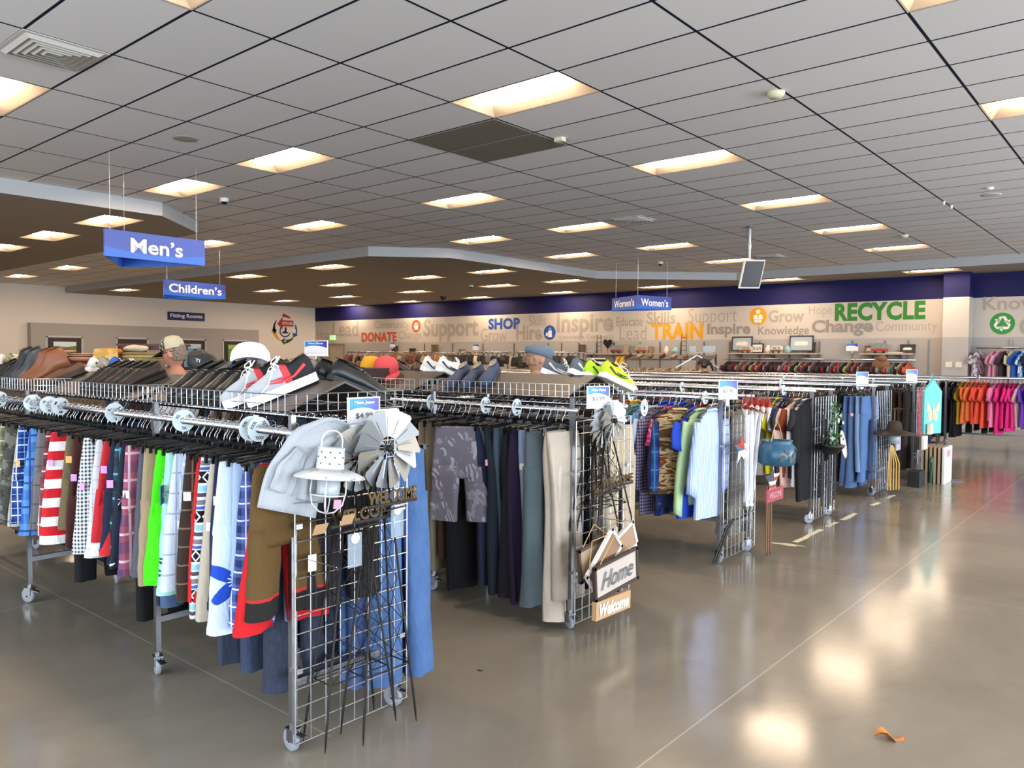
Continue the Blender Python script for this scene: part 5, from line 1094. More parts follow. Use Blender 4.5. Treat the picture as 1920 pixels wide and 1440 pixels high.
# fourth grid: hanging greenery and dark frames
gv = thing('hanging_greenery', 'trailing artificial green and white leaves on the fourth grid', 'artificial plant', (-2.62, 8.0, .78)); rn = random.Random(4); b = MB(); stm = MB()
for k in range(150):
    z = rn.uniform(-.05,.42); y = rn.gauss(0, .07)*(1.2-z); x = rn.uniform(0,.1); q = RZ(rn.uniform(0,6)) @ RX(rn.uniform(.6,2)); s_ = rn.uniform(.02,.038)
    b.add([q @ Vector(p)*s_+Vector((x,y,z)) for p in ((0,-.2,0),(.45,.4,.1),(0,1.2,0),(-.45,.4,.1))], [(0,1,2,3)], 0 if rn.random() < .65 else 1)
b.build('leaves', [mat('#2f5a32', .6), mat('#a9c2b4', .6)], gv)
for k in range(6): stm.tube([(.05,rn.uniform(-.03,.03),.42), (.06,rn.uniform(-.08,.08),.2), (.05,rn.uniform(-.1,.1),-.04)], .003, 5)
stm.build('stems', mat('#2f4a2a', .7), gv)
pb = thing('black_basket', 'black hanging basket below the greenery', 'basket', (-2.60, 7.98, .70)); MB().lathe([(0,0),(.07,.01),(.13,.08),(.14,.1),(.13,.1),(0,.03)], 20).build('bowl', BLACKP, pb, True); MB().tube([(0,-.13,.1),(0,0,.3),(0,.13,.1)], .004, 5).build('chain', BLACKP, pb)
tag(MB().lathe([(0,0),(.1,.004),(.14,.016),(.145,.02),(.1,.012),(0,.008)], 24).build('scalloped_plate', mat('#d8d4ca', .5), None, True, (-2.58, 8.26, .78), (R(0), R(80), R(8))), 'white scalloped plate hanging right of the greenery', 'plate')
for k, (y, z0, z1) in enumerate(((7.93,.18,1.1),(8.12,.12,.72),(8.3,.2,.7))):
    t = thing('garden_stake', 'slim black metal garden stake on the fourth grid, %s' % ['left one','middle one','right one'][k], 'stake', (-2.66, y, 0)); MB().cyl((0,0,z0), (0,0,z1), .005, 6).cyl((0,.03,z0), (0,.03,z1), .005, 6).build('rods', BLACKP, t); MB().tube([(0,-.02,z1),(0,.0,z1+.05),(0,.05,z1+.05),(0,.06,z1)], .004, 6).build('scroll', BLACKP, t)
tag(MB().lathe([(0,0),(.025,.0),(.03,.005),(0,.006)], 16).build('round_tag', CARD, None, True, (-2.58, 8.14, 1.03), (0, R(90), 0)), 'round white tag beside the greenery', 'tag')
# fifth grid: hat lantern and golden canes
hl = thing('hat_lantern', 'rusty brown lantern with wide hat brim on the fifth grid', 'lantern', (-2.56, 10.14, .70)); RU = mat('#33261f', .6, .3)
MB().lathe([(.27,.055),(.2,.075),(.09,.10),(.075,.19),(.06,.21),(0,.215),(0,.2),(.07,.095),(.2,.065)], 28).build('hat', RU, hl, True); MB().lathe([(0,-.06),(.06,-.06),(.065,.06),(0,.06)], 18).build('glass', gm.m, hl, True); MB().cyl((0,0,.2), (0,.0,.36), .006, 6).cyl((-.06,0,.36), (.1,0,.36), .004, 6).build('hanger_rod', mat('#6b5a3c', .4, .8), hl)
for k in range(5): tag(MB().tube([(-2.6+.02*k,10.05+.045*k,.08),(-2.6+.02*k,10.06+.04*k,.4),(-2.59,10.1+.02*k,.62)], .009, 6).build('bamboo_cane', mat('#c09a4e', .6)), 'golden bamboo cane in the bundle under the hat lantern', 'cane', 'golden canes on the fifth grid')
tag(MB().box((0,0,0), (.02,.2,.26)).build('grey_plaque', mat('#a9a7b4', .6), None, False, (-2.6, 10.46, .66)), 'blank grey hanging plaque right of the hat lantern', 'plaque')
# sixth grid: teal plaque, small signs, stacked frames
tp = thing('butterfly_plaque', 'teal hanging plaque with a pale wooden butterfly', 'plaque', (-2.46, 11.55, .95), -.38); TQ = mat('#5fc0c2', .6); MB().box((0,0,0), (.03,.36,.56)).prism([(-.18,.28),(0,.44),(.18,.28)], -.015, .015, Matrix(((0,0,1,0),(1,0,0,0),(0,1,0,0),(0,0,0,1)))).build('board', TQ, tp); b = MB(); Mb = frame((.018,0,.02), (0,1,0), (0,0,1))
for s_ in (-1, 1): flat(b, Mb, [(0,-.02),(s_*.12,.12),(s_*.14,.06),(s_*.12,-.01)], 0); flat(b, Mb, [(0,-.02),(s_*.11,-.03),(s_*.09,-.13),(s_*.03,-.12)], 0)
flat(b, Mb, [(-.012,-.12),(.012,-.12),(.012,.1),(-.012,.1)], .002); b.build('butterfly', mat('#d3b596', .7), tp); MB().tube([(0,-.12,.3),(0,0,.52),(0,.12,.3)], .006, 5).build('rope', TQ, tp)
tag(MB().box((0,0,0), (.04,.2,.14)).build('small_sign', mat('#e3d5b8', .7), None, False, (-2.46, 11.5, .735)), 'small cream wooden block sign under the teal plaque', 'sign')
tag(MB().box((0,0,0), (.04,.2,.17)).build('white_box_sign', mat('#e9e5df', .6), None, False, (-2.5, 11.35, .56)), 'white box sign left above the stacked frames', 'sign'); tag(MB().box((0,0,0), (.04,.12,.17)).build('dark_box_sign', mat('#2c211c', .6), None, False, (-2.52, 11.15, .57)), 'dark box sign left of the white one', 'sign')
for k in range(6):
    last = k == 5; t = thing('canvas_frame', 'white printed canvas with a pink mark, outermost of the stack' if last else 'bare wooden canvas frame in the stack on the sixth grid', 'frame', (-2.56+.05*k, 11.78+.0*k, .246), 0, None if last else 'stacked canvas frames'); t.rotation_euler = (0, 0, .0)
    MB().box((0,0,0), (.022,.44,.46)).build('canvas', mat('#dfdad2' if last else '#8a7560', .75), t); b = MB()
    for c_, d in (((0,0,.235),(.026,.46,.02)),((0,0,-.235),(.026,.46,.02)),((0,.225,0),(.026,.02,.46)),((0,-.225,0),(.026,.02,.46))): b.box(c_, d)
    b.build('frame', mat('#d8d2c8' if last else '#a68f76', .7), t)
    if last: MB().box((.013,.02,.15), (.003,.2,.09)).build('pink_mark', mat('#ee8aa0', .6), t)
tag(MB().box((0,0,0), (.14,.3,.2)).build('dark_planter', mat('#171a18', .6), None, False, (-2.55, 11.2, .101)), 'dark square planter at the foot of the sixth grid', 'planter'); tag(MB().tube([(-2.44,11.45,.02),(-2.43,11.48,.28),(-2.42,11.42,.36),(-2.42,11.36,.30)], .02, 8).build('green_ornament', mat('#2f5f4a', .6), None, True), 'dark green curled ornament beside the planter', 'ornament')
for y in (-.03,.06): tag(MB().beam((-2.42,11.9+y,.012), (-2.2,12.15+y,.012), .03, .02).build('foot_strip', BLACKP), 'black metal foot on the floor by the stacked frames, %s' % ['nearer','farther'][y > 0], 'bar')
# ---------------------------------------------------------------- floor litter and marks
rn = random.Random(11)
for k, (y0, y1) in enumerate(((7.0,7.7),(7.85,8.15),(8.3,8.75),(9.35,9.6),(9.95,10.25),(11.35,11.62),(11.68,11.9))):
    b = MB(); n = 6; L = [(-2.575-.022+rn.uniform(-.012,.008), y0+(y1-y0)*i/n) for i in range(n+1)]; Rr = [(-2.575+.022+rn.uniform(-.008,.014), y0+(y1-y0)*i/n) for i in range(n+1)]
    b.prism(L[::-1]+Rr, .0006, .0016); tag(b.build('tape_scrap', mat('#d8cfae', .8)), 'torn strip of cream tape on the floor, %s from the camera' % ['first','second','third','fourth','fifth','sixth','seventh'][k], 'tape')
b = MB(); b.prism([(-2.72+.02*rn.uniform(-1,1)+.3*cos(a)*(.6+.4*rn.random())*.62+.12, 6.86+.05*sin(a)*(.5+.5*rn.random())+.03*cos(a)) for a in [2*pi*k/14 for k in range(14)]], .0006, .0015); tag(b.build('tape_scrap', mat('#cfc6a8', .8)), 'wide crumpled patch of cream tape residue near the third grid', 'tape')
lf = MB(); q = RZ(.6); pr = []
for i in range(7):
    f = i/6; w = .034*sin(pi*(f*.9+.05)); pr.append([q @ Vector((f*.12-.06, s_*w, .012+.02*abs(s_)*sin(f*5)+.01*sin(f*7))) for s_ in (-1,-.4,.0,.4,1)])
lf.add([p for r in pr for p in r]+[p-Vector((0,0,.002)) for r in pr for p in r], [(i*5+k, i*5+k+1, (i+1)*5+k+1, (i+1)*5+k) for i in range(6) for k in range(4)]+[(35+i*5+k, 35+(i+1)*5+k, 35+(i+1)*5+k+1, 35+i*5+k+1) for i in range(6) for k in range(4)])
tag(lf.build('dry_leaf', mat('#b9702a', .7), None, True, (-.908, 3.63, 0)), 'curled orange-brown dry leaf on the polished floor', 'leaf')
for x, y, c_, lab in ((-2.75,3.0,'#1c1a18','tiny dark scrap on the floor between the first two racks'),(-3.05,1.35,'#e9e9e6','tiny white scrap on the floor in front of the nearest rack'),(-2.05,1.6,'#d9d5cc','tiny pale scrap on the bare floor'),(-2.42,1.95,'#2c2723','tiny dark chip by the nearest grid')):
    tag(MB().prism([(x-.018,y),(x+.004,y-.006),(x+.02,y+.004),(x-.002,y+.009)], .0005, .003).build('litter_scrap', mat(c_, .8)), lab, 'litter')

# ---------------------------------------------------------------- people
def hullmesh(verts, edges, radii, root=0, sub=2):
    me = bpy.data.meshes.new('skeleton'); me.from_pydata(verts, edges, []); o = bpy.data.objects.new('skeleton', me); C.objects.link(o)
    md = o.modifiers.new('skin', 'SKIN'); md.use_smooth_shade = True
    for i, v in enumerate(me.skin_vertices[0].data): v.radius = (radii[i], radii[i]) if not isinstance(radii[i], tuple) else radii[i]; v.use_root = i == root
    s = o.modifiers.new('sub', 'SUBSURF'); s.levels = sub
    dg = bpy.context.evaluated_depsgraph_get(); m2 = bpy.data.meshes.new_from_object(o.evaluated_get(dg)); bpy.data.objects.remove(o)
    vs = [v.co.copy() for v in m2.vertices]; fs = [tuple(p.vertices) for p in m2.polygons]; bpy.data.meshes.remove(m2); return vs, fs
def head_geo(fem=False):
    b = MB(); n, k = 36, 28; vs = []
    for i in range(k+1):
        t = pi*i/k; z = -cos(t)
        for j in range(n):
            a = 2*pi*j/n; fy = -sin(a); x = .076*sin(t)*cos(a); y = -.096*sin(t)*fy; zz = .118*z
            low = max(0, -z-.1); x *= 1-.42*low; y = y*(1-.12*low)-(.022*low if fy > 0 else -.03*low)
            if fy > .3 and z < .05: x *= 1-.06*fy
            if z < -.5 and fy < 0: y *= .8
            # brow, eye sockets, mouth
            if fy > .55:
                y += .006*math.exp(-((z-.05)/.08)**2)*(1 if abs(x) > .02 else .4); y -= -.004*math.exp(-((z+.38)/.07)**2)
                y -= .0; e = math.exp(-((abs(x)-.031)/.014)**2-((z+.02)/.09)**2); y += .011*e
                y -= .006*math.exp(-((z-.10)/.07)**2)
            vs.append(Vector((x, y, zz)))
    b.add(vs, [(i*n+j, i*n+(j+1) % n, (i+1)*n+(j+1) % n, (i+1)*n+j) for i in range(k) for j in range(n)])
    b.loft([[Vector(((w*cos(2*pi*j/10)), yy+.006*sin(2*pi*j/10), zz)) for j in range(10)] for w, yy, zz in ((.008,-.088,.01),(.009,-.098,-.012),(.013,-.112,-.03),(.016,-.109,-.04),(.012,-.094,-.047))])
    for s in (-1, 1): b.sph((s*.077,.008,-.012), .010, .022, .032, 10, 8, RZ(s*.4))
    for z, w in ((-.066,.023),(-.077,.021)): b.sph((0,-.088+(.002 if z < -.07 else 0),z), w, .010, .0065, 12, 6)
    return b
SKIN = {}
def person(lab, loc, rz, H, skinc, shirtc, pantc, head_pitch=0, fem=False, arms='relaxed', hairc=None, hair=None, group=None):
    k = H/1.75; V = []; E_ = []; Rd = []
    def v(p, r, par=None):
        V.append(tuple(Vector(p)*k)); Rd.append(r*k if not isinstance(r, tuple) else (r[0]*k, r[1]*k)); 
        if par is not None: E_.append((par, len(V)-1))
        return len(V)-1
    sw = .165 if fem else .195
    pel = v((0,0,.93), (.155,.11)); sp = v((0,.01,1.12), (.135,.10), pel); ch = v((0,.0,1.32), (.16,.115), sp); nb = v((0,.02,1.455), .075, ch); nt = v((0,.005,1.56), .056, nb)
    V2 = []
    for s in (-1, 1):
        sh = v((s*sw,.015,1.40), .062, ch); el = v((s*(sw+.06),.03,1.12), .046, sh)
        wr_ = v((s*(sw+.03),-.17,1.02), .031, el) if arms == 'reach' else v((s*(sw+.07),-.05,.88), .031, el)
        d = Vector((0,-.09,.0)) if arms == 'reach' else Vector((0,-.02,-.09)); wp = Vector(V[wr_])/k
        pa = v(wp+d*.6, (.036,.02), wr_)
        pp = Vector(V[pa])/k
        for q, (o_, L) in enumerate(((-.026,.075),(-.009,.085),(.008,.08),(.025,.062))):
            side = Vector((o_, 0, 0)) if arms == 'reach' else Vector((0, o_, 0)); f0 = v(pp+d*.35+side, .0088, pa); f1 = v(pp+d*.35+side+d.normalized()*L*.55+Vector((0,0,-.006)), .0082, f0); v(pp+d*.35+side+d.normalized()*L*.9+Vector((-s*.012,0,-.02)), .0072, f1)
        t0 = v(wp+d*.35+Vector((-s*.034,-.01,.0)), .0105, wr_); v(wp+d*.8+Vector((-s*.05,-.02,0)), .009, t0)
        hp = v((s*.095,.0,.86), .095, pel); kn = v((s*.105,-.012,.49), .062, hp); an = v((s*.105,.02,.085), .043, kn); to = v((s*.125,-.15,.04), .036, an)
    vs, fs = hullmesh(V, E_, Rd, pel)
    b = MB(); b.add(vs, fs); hb = head_geo(fem); q = RX(head_pitch); piv = Vector((0,.012,1.56)); hc = Vector((0,-.012,.095))
    hv = [(piv+q @ (hc+p))*k for p in [Vector(x) for x in hb.v]]; b.add(hv, hb.f)
    me = b.mesh('person', WHITE); o = bpy.data.objects.new('tmp', me); C.objects.link(o); r = o.modifiers.new('r', 'REMESH'); r.mode = 'VOXEL'; r.voxel_size = .0075
    sm = o.modifiers.new('s', 'SMOOTH'); sm.iterations = 2; sm.factor = .4
    dg = bpy.context.evaluated_depsgraph_get(); bm2 = bpy.data.meshes.new_from_object(o.evaluated_get(dg)); bpy.data.objects.remove(o)
    bm2.name = 'person'; bm2.materials.clear(); bm2.materials.append(mat(skinc, .55)); bm2.polygons.foreach_set('use_smooth', [True]*len(bm2.polygons))
    P = ob('person', bm2, None, loc, (0,0,rz)); tag(P, lab, 'person', group)
    def clothes(name, test, off, mt):
        nv = {}; cv = []; cf = []
        for p in bm2.polygons:
            if test(p.center/k):
                f = []
                for i in p.vertices:
                    if i not in nv: nv[i] = len(cv); w_ = bm2.vertices[i]; cv.append(w_.co+w_.normal*off)
                    f.append(nv[i])
                cf.append(f)
        g = MB(); g.add(cv, cf); return g.build(name, mt, P, True)
    clothes('shirt', lambda c: .90 < c.z < (1.475 if abs(c.x) > .085 or abs(c.y) > .09 else 1.45) and not (abs(c.x) > sw+.01 and (c.z < 1.1 or c.y < -.10)), .012, mat(shirtc, .9))
    clothes('trousers', lambda c: .07 < c.z < .955 and abs(c.x) < (.21 if c.z < .8 else sw+.0) and c.y > -.13, .014, mat(pantc, .9)); clothes('shoe', lambda c: c.z < .085, .008, mat('#1b1a1a', .6))
    def hp_(p): return (piv+q @ (hc+Vector(p)))*k
    for s in (-1, 1): MB().sph(hp_((s*.031,-.079,-.002)), .0095*k).build('eye', mat('#20150f', .25), P, True)
    for s in (-1, 1): MB().tube([hp_((s*.016,-.0975,.016)), hp_((s*.032,-.096,.021)), hp_((s*.048,-.084,.015))], .003*k, 5).build('eyebrow', mat(hairc or '#2a1c14', .9), P, True)
    return P, hp_, q, k
def facing(dx, dy): return math.atan2(dy, dx)+pi/2
# man in a mesh-back cap, in profile between the first two racks
P, hp_, q, k = person('man in a khaki and camouflage cap, face in profile behind the shoes', (-6.45, 3.22, 0), facing(-.80,-.60), 1.76, '#b98068', '#c9ccd2', '#3a4254', .22, False, 'reach', '#8f8478')
def tufts(n, z0, z1, a0, a1, r, seed, off=1.0):
    rn_ = random.Random(seed); h = MB()
    for i in range(n):
        a = R(rn_.uniform(a0, a1)); z = rn_.uniform(z0, z1); e = math.sqrt(max(.2, 1-(z/.13)**2))
        h.sph(hp_((.072*off*cos(a)*e, .094*off*sin(a)*e+.004, z)), r*rn_.uniform(.8,1.2), r*rn_.uniform(.8,1.2), r*rn_.uniform(1.1,1.8), 8, 5)
    return h
tufts(150, -.062, .05, 18, 162, .0125, 5, 1.04).build('hair', mat('#7b6d60', .95), P, True)
sb = MB()
for i in range(18):
    a = R(225+90*i/17); sb.sph(hp_((.05*cos(a), .080*sin(a)-.006, -.098+.010*abs(cos(a)))), .011, .010, .014, 8, 5)
for i in range(9): sb.sph(hp_((-.026+.0065*i, -.094, -.056-.003*abs(i-4))), .006, .005, .005, 6, 4)
sb.build('beard', mat('#a3948a', .95), P, True)
m1, m2 = cap_mesh('#b3ab90', '#3a352c'); cp = ob('cap', m1, P, hp_((0,.006,.035)), (q.to_euler().x-.12, 0, -pi/2)); cp.rotation_euler = (RX(.22+.08) @ RZ(-pi/2)).to_euler(); ob('brim', m2, cp)
fp = MB().lathe([(.0995,.004),(.102,.03),(.096,.066),(.077,.097),(.05,.112)], 22); fp.f = [f for f in fp.f if all(fp.v[i][0] > .0 for i in f)]; fp.m = [0]*len(fp.f); fp.build('front_panel', fab('blotch','#3a352c','#6d6450',30,'#cfc8b4'), cp, True)
MB().tube([hp_((s*.079,y,.012)) for s, y in ((1,-.07),(1,-.02),(1,.05))]+[hp_((.0,.105,.0))]+[hp_((-.079,.05,.012)), hp_((-.079,-.02,.012)), hp_((-.079,-.07,.012))], .003, 5).build('glasses_strap', BLACKP, P, True)
# man in a flat cap seen from behind
P, hp_, q, k = person('man in a grey flat cap seen from behind, beyond the grey trainers', (-3.92, 4.93, 0), facing(.30,.95), 1.735, '#a67a62', '#17171b', '#22252e', .1, False, 'relaxed', '#6d625c')
fc = MB(); rings = []
for z, rx, ry, dy in ((.020,.086,.107,.0),(.035,.096,.120,-.006),(.058,.103,.128,-.016),(.080,.098,.122,-.024),(.100,.080,.102,-.028),(.113,.048,.066,-.028),(.118,.0,.0,-.026)):
    rings.append([hp_((rx*cos(2*pi*j/28)+.003*sin(8*pi*j/28), ry*sin(2*pi*j/28)+dy+.003, z-.018*sin(2*pi*j/28)*-1*(1 if z < .1 else 0)+.0)) for j in range(28)])
fc.loft(rings); c1 = fc.build('flat_cap', mat('#5b6a78', .9), P, True)
br = MB(); rg = []
for j in range(13):
    a = R(200+140*j/12); rg.append((hp_((.088*cos(a), .108*sin(a), .018)), hp_((.09*cos(a), .15*sin(a), -.002)))) 
br.add([p for r in rg for p in r], [(2*j, 2*j+1, 2*j+3, 2*j+2) for j in range(12)]); br.build('brim', mat('#5b6a78', .9), c1, True); MB().sph(hp_((-.06,.112,.05)), .004).build('button', BLACKP, c1)
tufts(90, -.06, .03, 20, 160, .005, 6, .98).build('hair', mat('#8a6a59', .95), P, True)
MB().tube([hp_((s*.08,-.07,.0)) for s in (1,)]+[hp_((.083,.01,.0)), hp_((.08,.03,-.02))], .003, 5).build('glasses_arm', BLACKP, P)
colr = MB(); colr.tube([(.088*cos(a)*1, .02+.075*sin(a), 1.465) for a in [2*pi*i/20 for i in range(20)]], .014, 6, closed=True); colr.build('collar', mat('#d8d8dc', .9), P, True); MB().box((.12,.1,1.44), (.09,.02,.05), RZ(-.4)).build('red_trim', mat('#b8242c', .9), P)
# dark-haired woman with bent head, far back
P, hp_, q, k = person('dark-haired woman looking down between the far racks', (-7.55, 15.15, 0), facing(-.75,-.66), 1.63, '#b58769', '#16151a', '#23242c', .42, True, 'reach', '#1c1412')
hr = MB(); rings = []
for i in range(11):
    t = pi*.5*i/10
    rings.append([hp_((.088*cos(t)*cos(2*pi*j/26), .108*cos(t)*sin(2*pi*j/26)+.012, .025+.108*sin(t))) for j in range(26)])
hr.loft(rings, cap0=False); hr.sph(hp_((0,.036,-.012)), .086*k, .084*k, .118*k, 22, 14); hr.sph(hp_((.055,.0,-.01)), .032*k, .06*k, .075*k, 14, 10).sph(hp_((-.055,.0,-.01)), .032*k, .06*k, .075*k, 14, 10); hr.build('hair', mat('#1a1211', .55), P, True); MB().sph(hp_((0,.13,-.02)), .05, .055, .06).tube([hp_((0,.16,-.03)), hp_((.02,.17,-.14)), hp_((.03,.15,-.24))], [.03,.032,.012], 8).build('ponytail', mat('#1a1211', .55), P, True)

# ---------------------------------------------------------------- back wall: standards, shelves, clothes rail, ornaments
def wp(x, off, z): p = Vector((x, wy(x), z))+WN*off; return p
for k, x in enumerate((-22.4,-20.9,-19.4,-17.95,-16.45,-15.9,-15.2,-14.5,-13.85,-12.9,-12.2,-11.5,-10.75,-9.95,-9.05,-8.2,-7.4,-6.55,-5.75,-5.2,-4.74)):
    o = MB().box((0,0,0), (.03,.025,1.75)).build('trim_%d' % (k+1), STEEL, None, False, wp(x, .0135, 1.26)); struct(o)
o = MB().box((0,0,0), (.03,.025,1.75)).build('trim_30', STEEL, None, False, (-3.0, 21.84, 1.26)); struct(o)
SHW = mat('#c9a983', .6, name='shelf_wood')
def wshelf(x0, x1, z, lab):
    t = thing('wall_shelf', lab, 'shelf', wp((x0+x1)/2, 0, z)); t.rotation_euler = (0, 0, math.atan(.0325)); L = x1-x0
    MB().box((0,-.17,0), (L,.32,.035)).build('board', SHW, t)
    for k in range(3):
        x = -L/2+.3+(L-.6)*k/2; MB().prism([(0,0),(-.28,0),(0,-.12)], -.006, .006, Matrix(((0,0,1,x),(1,0,0,-.03),(0,1,0,-.02),(0,0,0,1)))).build('bracket', STEEL, t)
wshelf(-14.95, -11.75, 1.765, 'long wooden wall shelf of ornaments under the TRAIN lettering'); wshelf(-9.85, -7.35, 1.79, 'wooden wall shelf with the faith picture'); wshelf(-6.3, -5.05, 1.79, 'short wooden wall shelf near the white pillar'); wshelf(-24.2, -19.6, 1.74, 'long wooden wall shelf at the left above the handbags')
def pict(x, z, w, h, lab, fc_='#3a3733', pc='#a9b6c2', word=None, off=.1, shape=True):
    t = thing('framed_picture', lab, 'picture', wp(x, off, z)); t.rotation_euler = (R(-6), 0, 0); b = MB(); f = .035*min(1, w/.5)
    for c_, d in (((0,0,h/2-f/2),(w,.025,f)),((0,0,-h/2+f/2),(w,.025,f)),((w/2-f/2,0,0),(f,.025,h)),((-w/2+f/2,0,0),(f,.025,h))): b.box(c_, d)
    b.build('frame', mat(fc_, .6), t); MB().box((0,.003,0), (w-.02,.01,h-.02)).build('print', mat(pc, .6), t)
    if word: text(word, frame((0,-.004,0), (1,0,0), (0,0,1)), w*.7, h*.4, BLACKP if pc != '#3a3835' else SW, t, 'lettering', 0, .4)
    elif shape: b = MB(); flat(b, frame((0,-.004,0), (1,0,0), (0,0,1)), [(-w*.28,-h*.12),(w*.25,-h*.12),(w*.28,h*.08),(w*.15,h*.16),(-w*.2,h*.14),(-w*.3,h*.05)], 0); b.build('motif', mat('#e6e0d2', .7), t)
    return t
pict(-9.54, 2.07, .62, .42, 'dark framed print of a pale animal, left of the faith picture'); pict(-9.12, 1.945, .42, .27, 'framed picture reading faith on the wall shelf', '#2b2825', '#ece8e2', 'faith'); pict(-7.86, 2.07, .66, .44, 'dark framed print of a pale animal, right of the faith picture'); pict(-7.58, 1.95, .2, .3, 'small dark sign beside the right animal print', '#2b211c', '#3a3835', None)
pict(-6.12, 1.90, .2, .2, 'small square brown frame on the short shelf', '#4a3a2c', '#8b7d68'); pict(-5.2, 1.92, .36, .23, 'dark box sign on the short shelf', '#38342c', '#3a3835', None); pict(-14.97, 1.92, .24, .3, 'leaning brown triangle frame at the left end of the ornament shelf', '#4a3324', '#5c4030', None, .16, False)
def van(x, z, lab, c1, c2, s=1, off=.18):
    t = thing('toy_caravan', lab, 'ornament', wp(x, off, z)); b = MB(); pr = [(-.2,0),(.2,0),(.22,.1),(.18,.2),(.08,.24),(-.1,.24),(-.19,.19),(-.22,.1)]
    b.prism([(p[0]*s, p[1]*s+.02*s) for p in pr], -.09*s, .09*s, Matrix(((1,0,0,0),(0,0,1,0),(0,1,0,0),(0,0,0,1)))); b.build('body', mat(c1, .5), t); MB().box((0,-.092*s,.075*s), (.4*s,.006,.07*s)).build('stripe', mat(c2, .5), t); MB().box((-.05*s,-.094*s,.17*s), (.12*s,.006,.06*s)).box((.1*s,-.094*s,.17*s), (.07*s,.006,.06*s)).build('window', mat('#7fa0ae', .2), t)
    for q_ in (-.1,.1): MB().cyl((q_*s,-.1*s,.025*s), (q_*s,-.07*s,.025*s), .035*s, 12).build('wheel', BLACKP, t)
van(-13.62, 1.785, 'red and grey toy caravan at the left of the ornament shelf', '#8d8c88', '#8f2a25'); van(-12.72, 1.785, 'red and beige toy caravan at the right of the ornament shelf', '#b3a891', '#a33a30'); van(-9.38, 1.81, 'beige and red toy caravan left below the animal print', '#cbbba4', '#8a4a3a', .8); van(-5.82, 1.81, 'silver and red toy caravan on the short shelf', '#8f8b86', '#b52a2a'); van(-8.5, 1.81, 'white and brown toy truck right of the faith picture', '#d6cdbd', '#7a5a44', .8)
def block(x, z, d, c_, lab, cat='ornament', name='ornament', off=.17): return tag(MB().box((0,0,d[2]/2), (d[0]*.82,d[1],d[2]*.9)).box((0,0,d[2]*.94), (d[0],d[1]*1.05,d[2]*.1)).box((0,0,d[2]*.04), (d[0],d[1]*1.05,d[2]*.08)).build(name, mat(c_, .6), None, False, wp(x, off, z)), lab, cat)
def vase(x, z, r, h, c_, lab, name='vase', off=.17): return tag(MB().lathe([(0,0),(r*.6,0),(r,h*.35),(r*.85,h*.65),(r*.4,h*.85),(r*.5,h),(r*.4,h),(0,h*.8)], 16).build(name, mat(c_, .4), None, True, wp(x, off, z)), lab, 'vase')
block(-14.6, 1.785, (.34,.14,.1), '#a9b2a6', 'pale green toy boat on the ornament shelf'); block(-13.3, 1.785, (.22,.1,.3), '#a89a83', 'beige block sign between the two toy caravans'); block(-13.0, 1.785, (.3,.12,.2), '#7d8a80', 'grey-green tin between the two toy caravans'); block(-12.88, 1.785, (.12,.1,.3), '#b3a288', 'tall beige block by the right toy caravan'); block(-12.42, 1.785, (.14,.12,.22), '#8b7a63', 'brown candle block right of the toy caravans'); vase(-11.6, 1.785, .11, .2, '#9cc2c4', 'pale teal round vase at the right end of the ornament shelf'); vase(-11.9, 1.785, .08, .22, '#e0dccf', 'white vase beside the teal round one')
vase(-9.0+.25, 1.81, .1, .22, '#ded8cc', 'white vase right beside the faith picture'); vase(-8.2, 1.81, .1, .2, '#8fb9ba', 'pale teal vase right of the toy truck'); block(-5.5, 1.81, (.5,.16,.03), '#d6cfc4', 'flat white tray on the short shelf')
for k, (x, hh, c_, lab) in enumerate(((-23.9,.3,'#3b2a20','dark brown box standing on the left wall shelf'),(-22.9,.2,'#2c2622','small black figurine on the left wall shelf'),(-21.7,.34,'#6d5a3c','brown leafy ornament on the left wall shelf'),(-20.3,.16,'#8b7d63','olive tin on the left wall shelf'))): block(x, 1.76, (.26,.14,hh), c_, lab)
ht = thing('heart_sign', 'black heart-shaped sign standing on the ornament shelf', 'ornament', wp(-14.0, .15, 2.09)); MB().prism([(0,-.16),(-.17,.02),(-.15,.12),(-.07,.15),(0,.09),(.07,.15),(.15,.12),(.17,.02)], -.01, .01, Matrix(((1,0,0,0),(0,0,1,0),(0,1,0,0),(0,0,0,1)))).build('heart', BLACKP, ht); MB().cyl((0,0,-.3), (0,0,-.1), .006, 6).build('post', BLACKP, ht)
for x in (-14.35, -11.35):
    t = thing('mini_ladder', 'small brown wire ladder on the ornament shelf, %s' % ('left one' if x < -13 else 'right one'), 'ladder', wp(x, .12, 1.785)); b = MB(); b.cyl((-.09,0,0), (-.07,0,.6), .008, 5).cyl((.09,0,0), (.07,0,.6), .008, 5); b.build('rail', DARKIRON, t); b = MB()
    for q_ in range(4): b.cyl((-.085,0,.1+.13*q_), (.085,0,.1+.13*q_), .006, 5)
    b.build('rung', DARKIRON, t)
card('small blue card above the wall rail beside the short shelf', wp(-6.53, .12, 1.97), .3, .2, None, None, (1,0,0), None); card('small blue card above the handbags on the back wall', wp(-19.5, .3, 2.0), .3, .2, None, None, (1,0,0), None, .3); card('small blue card left of the flat cap on the back wall', wp(-23.9, .3, 2.1), .3, .2, None, None, (1,0,0), None)
wrl = thing('wall_rail', 'long chrome clothes rail along the back wall', 'rail', wp(-7.45, 0, 1.64)); wrl.rotation_euler = (0, 0, math.atan(.0325)); MB().cyl((-2.55,-.32,0), (2.5,-.32,0), .022, 10).build('bar', CHROME, wrl, True)
for x in (-2.4,-1.2,0,1.2,2.4): MB().beam((x,0,0), (x,-.32,0), .02, .03).build('bracket', STEEL, wrl)
kid = ['#5d2f3a','#2a2c33','#3a3f38','#7a2430','#2d3344','#8b8790','#5f4a3a','#b9475a','#6f7f74','#1f2024','#a9a06a','#4a2c48','#c25a3a','#343a46','#937f86']
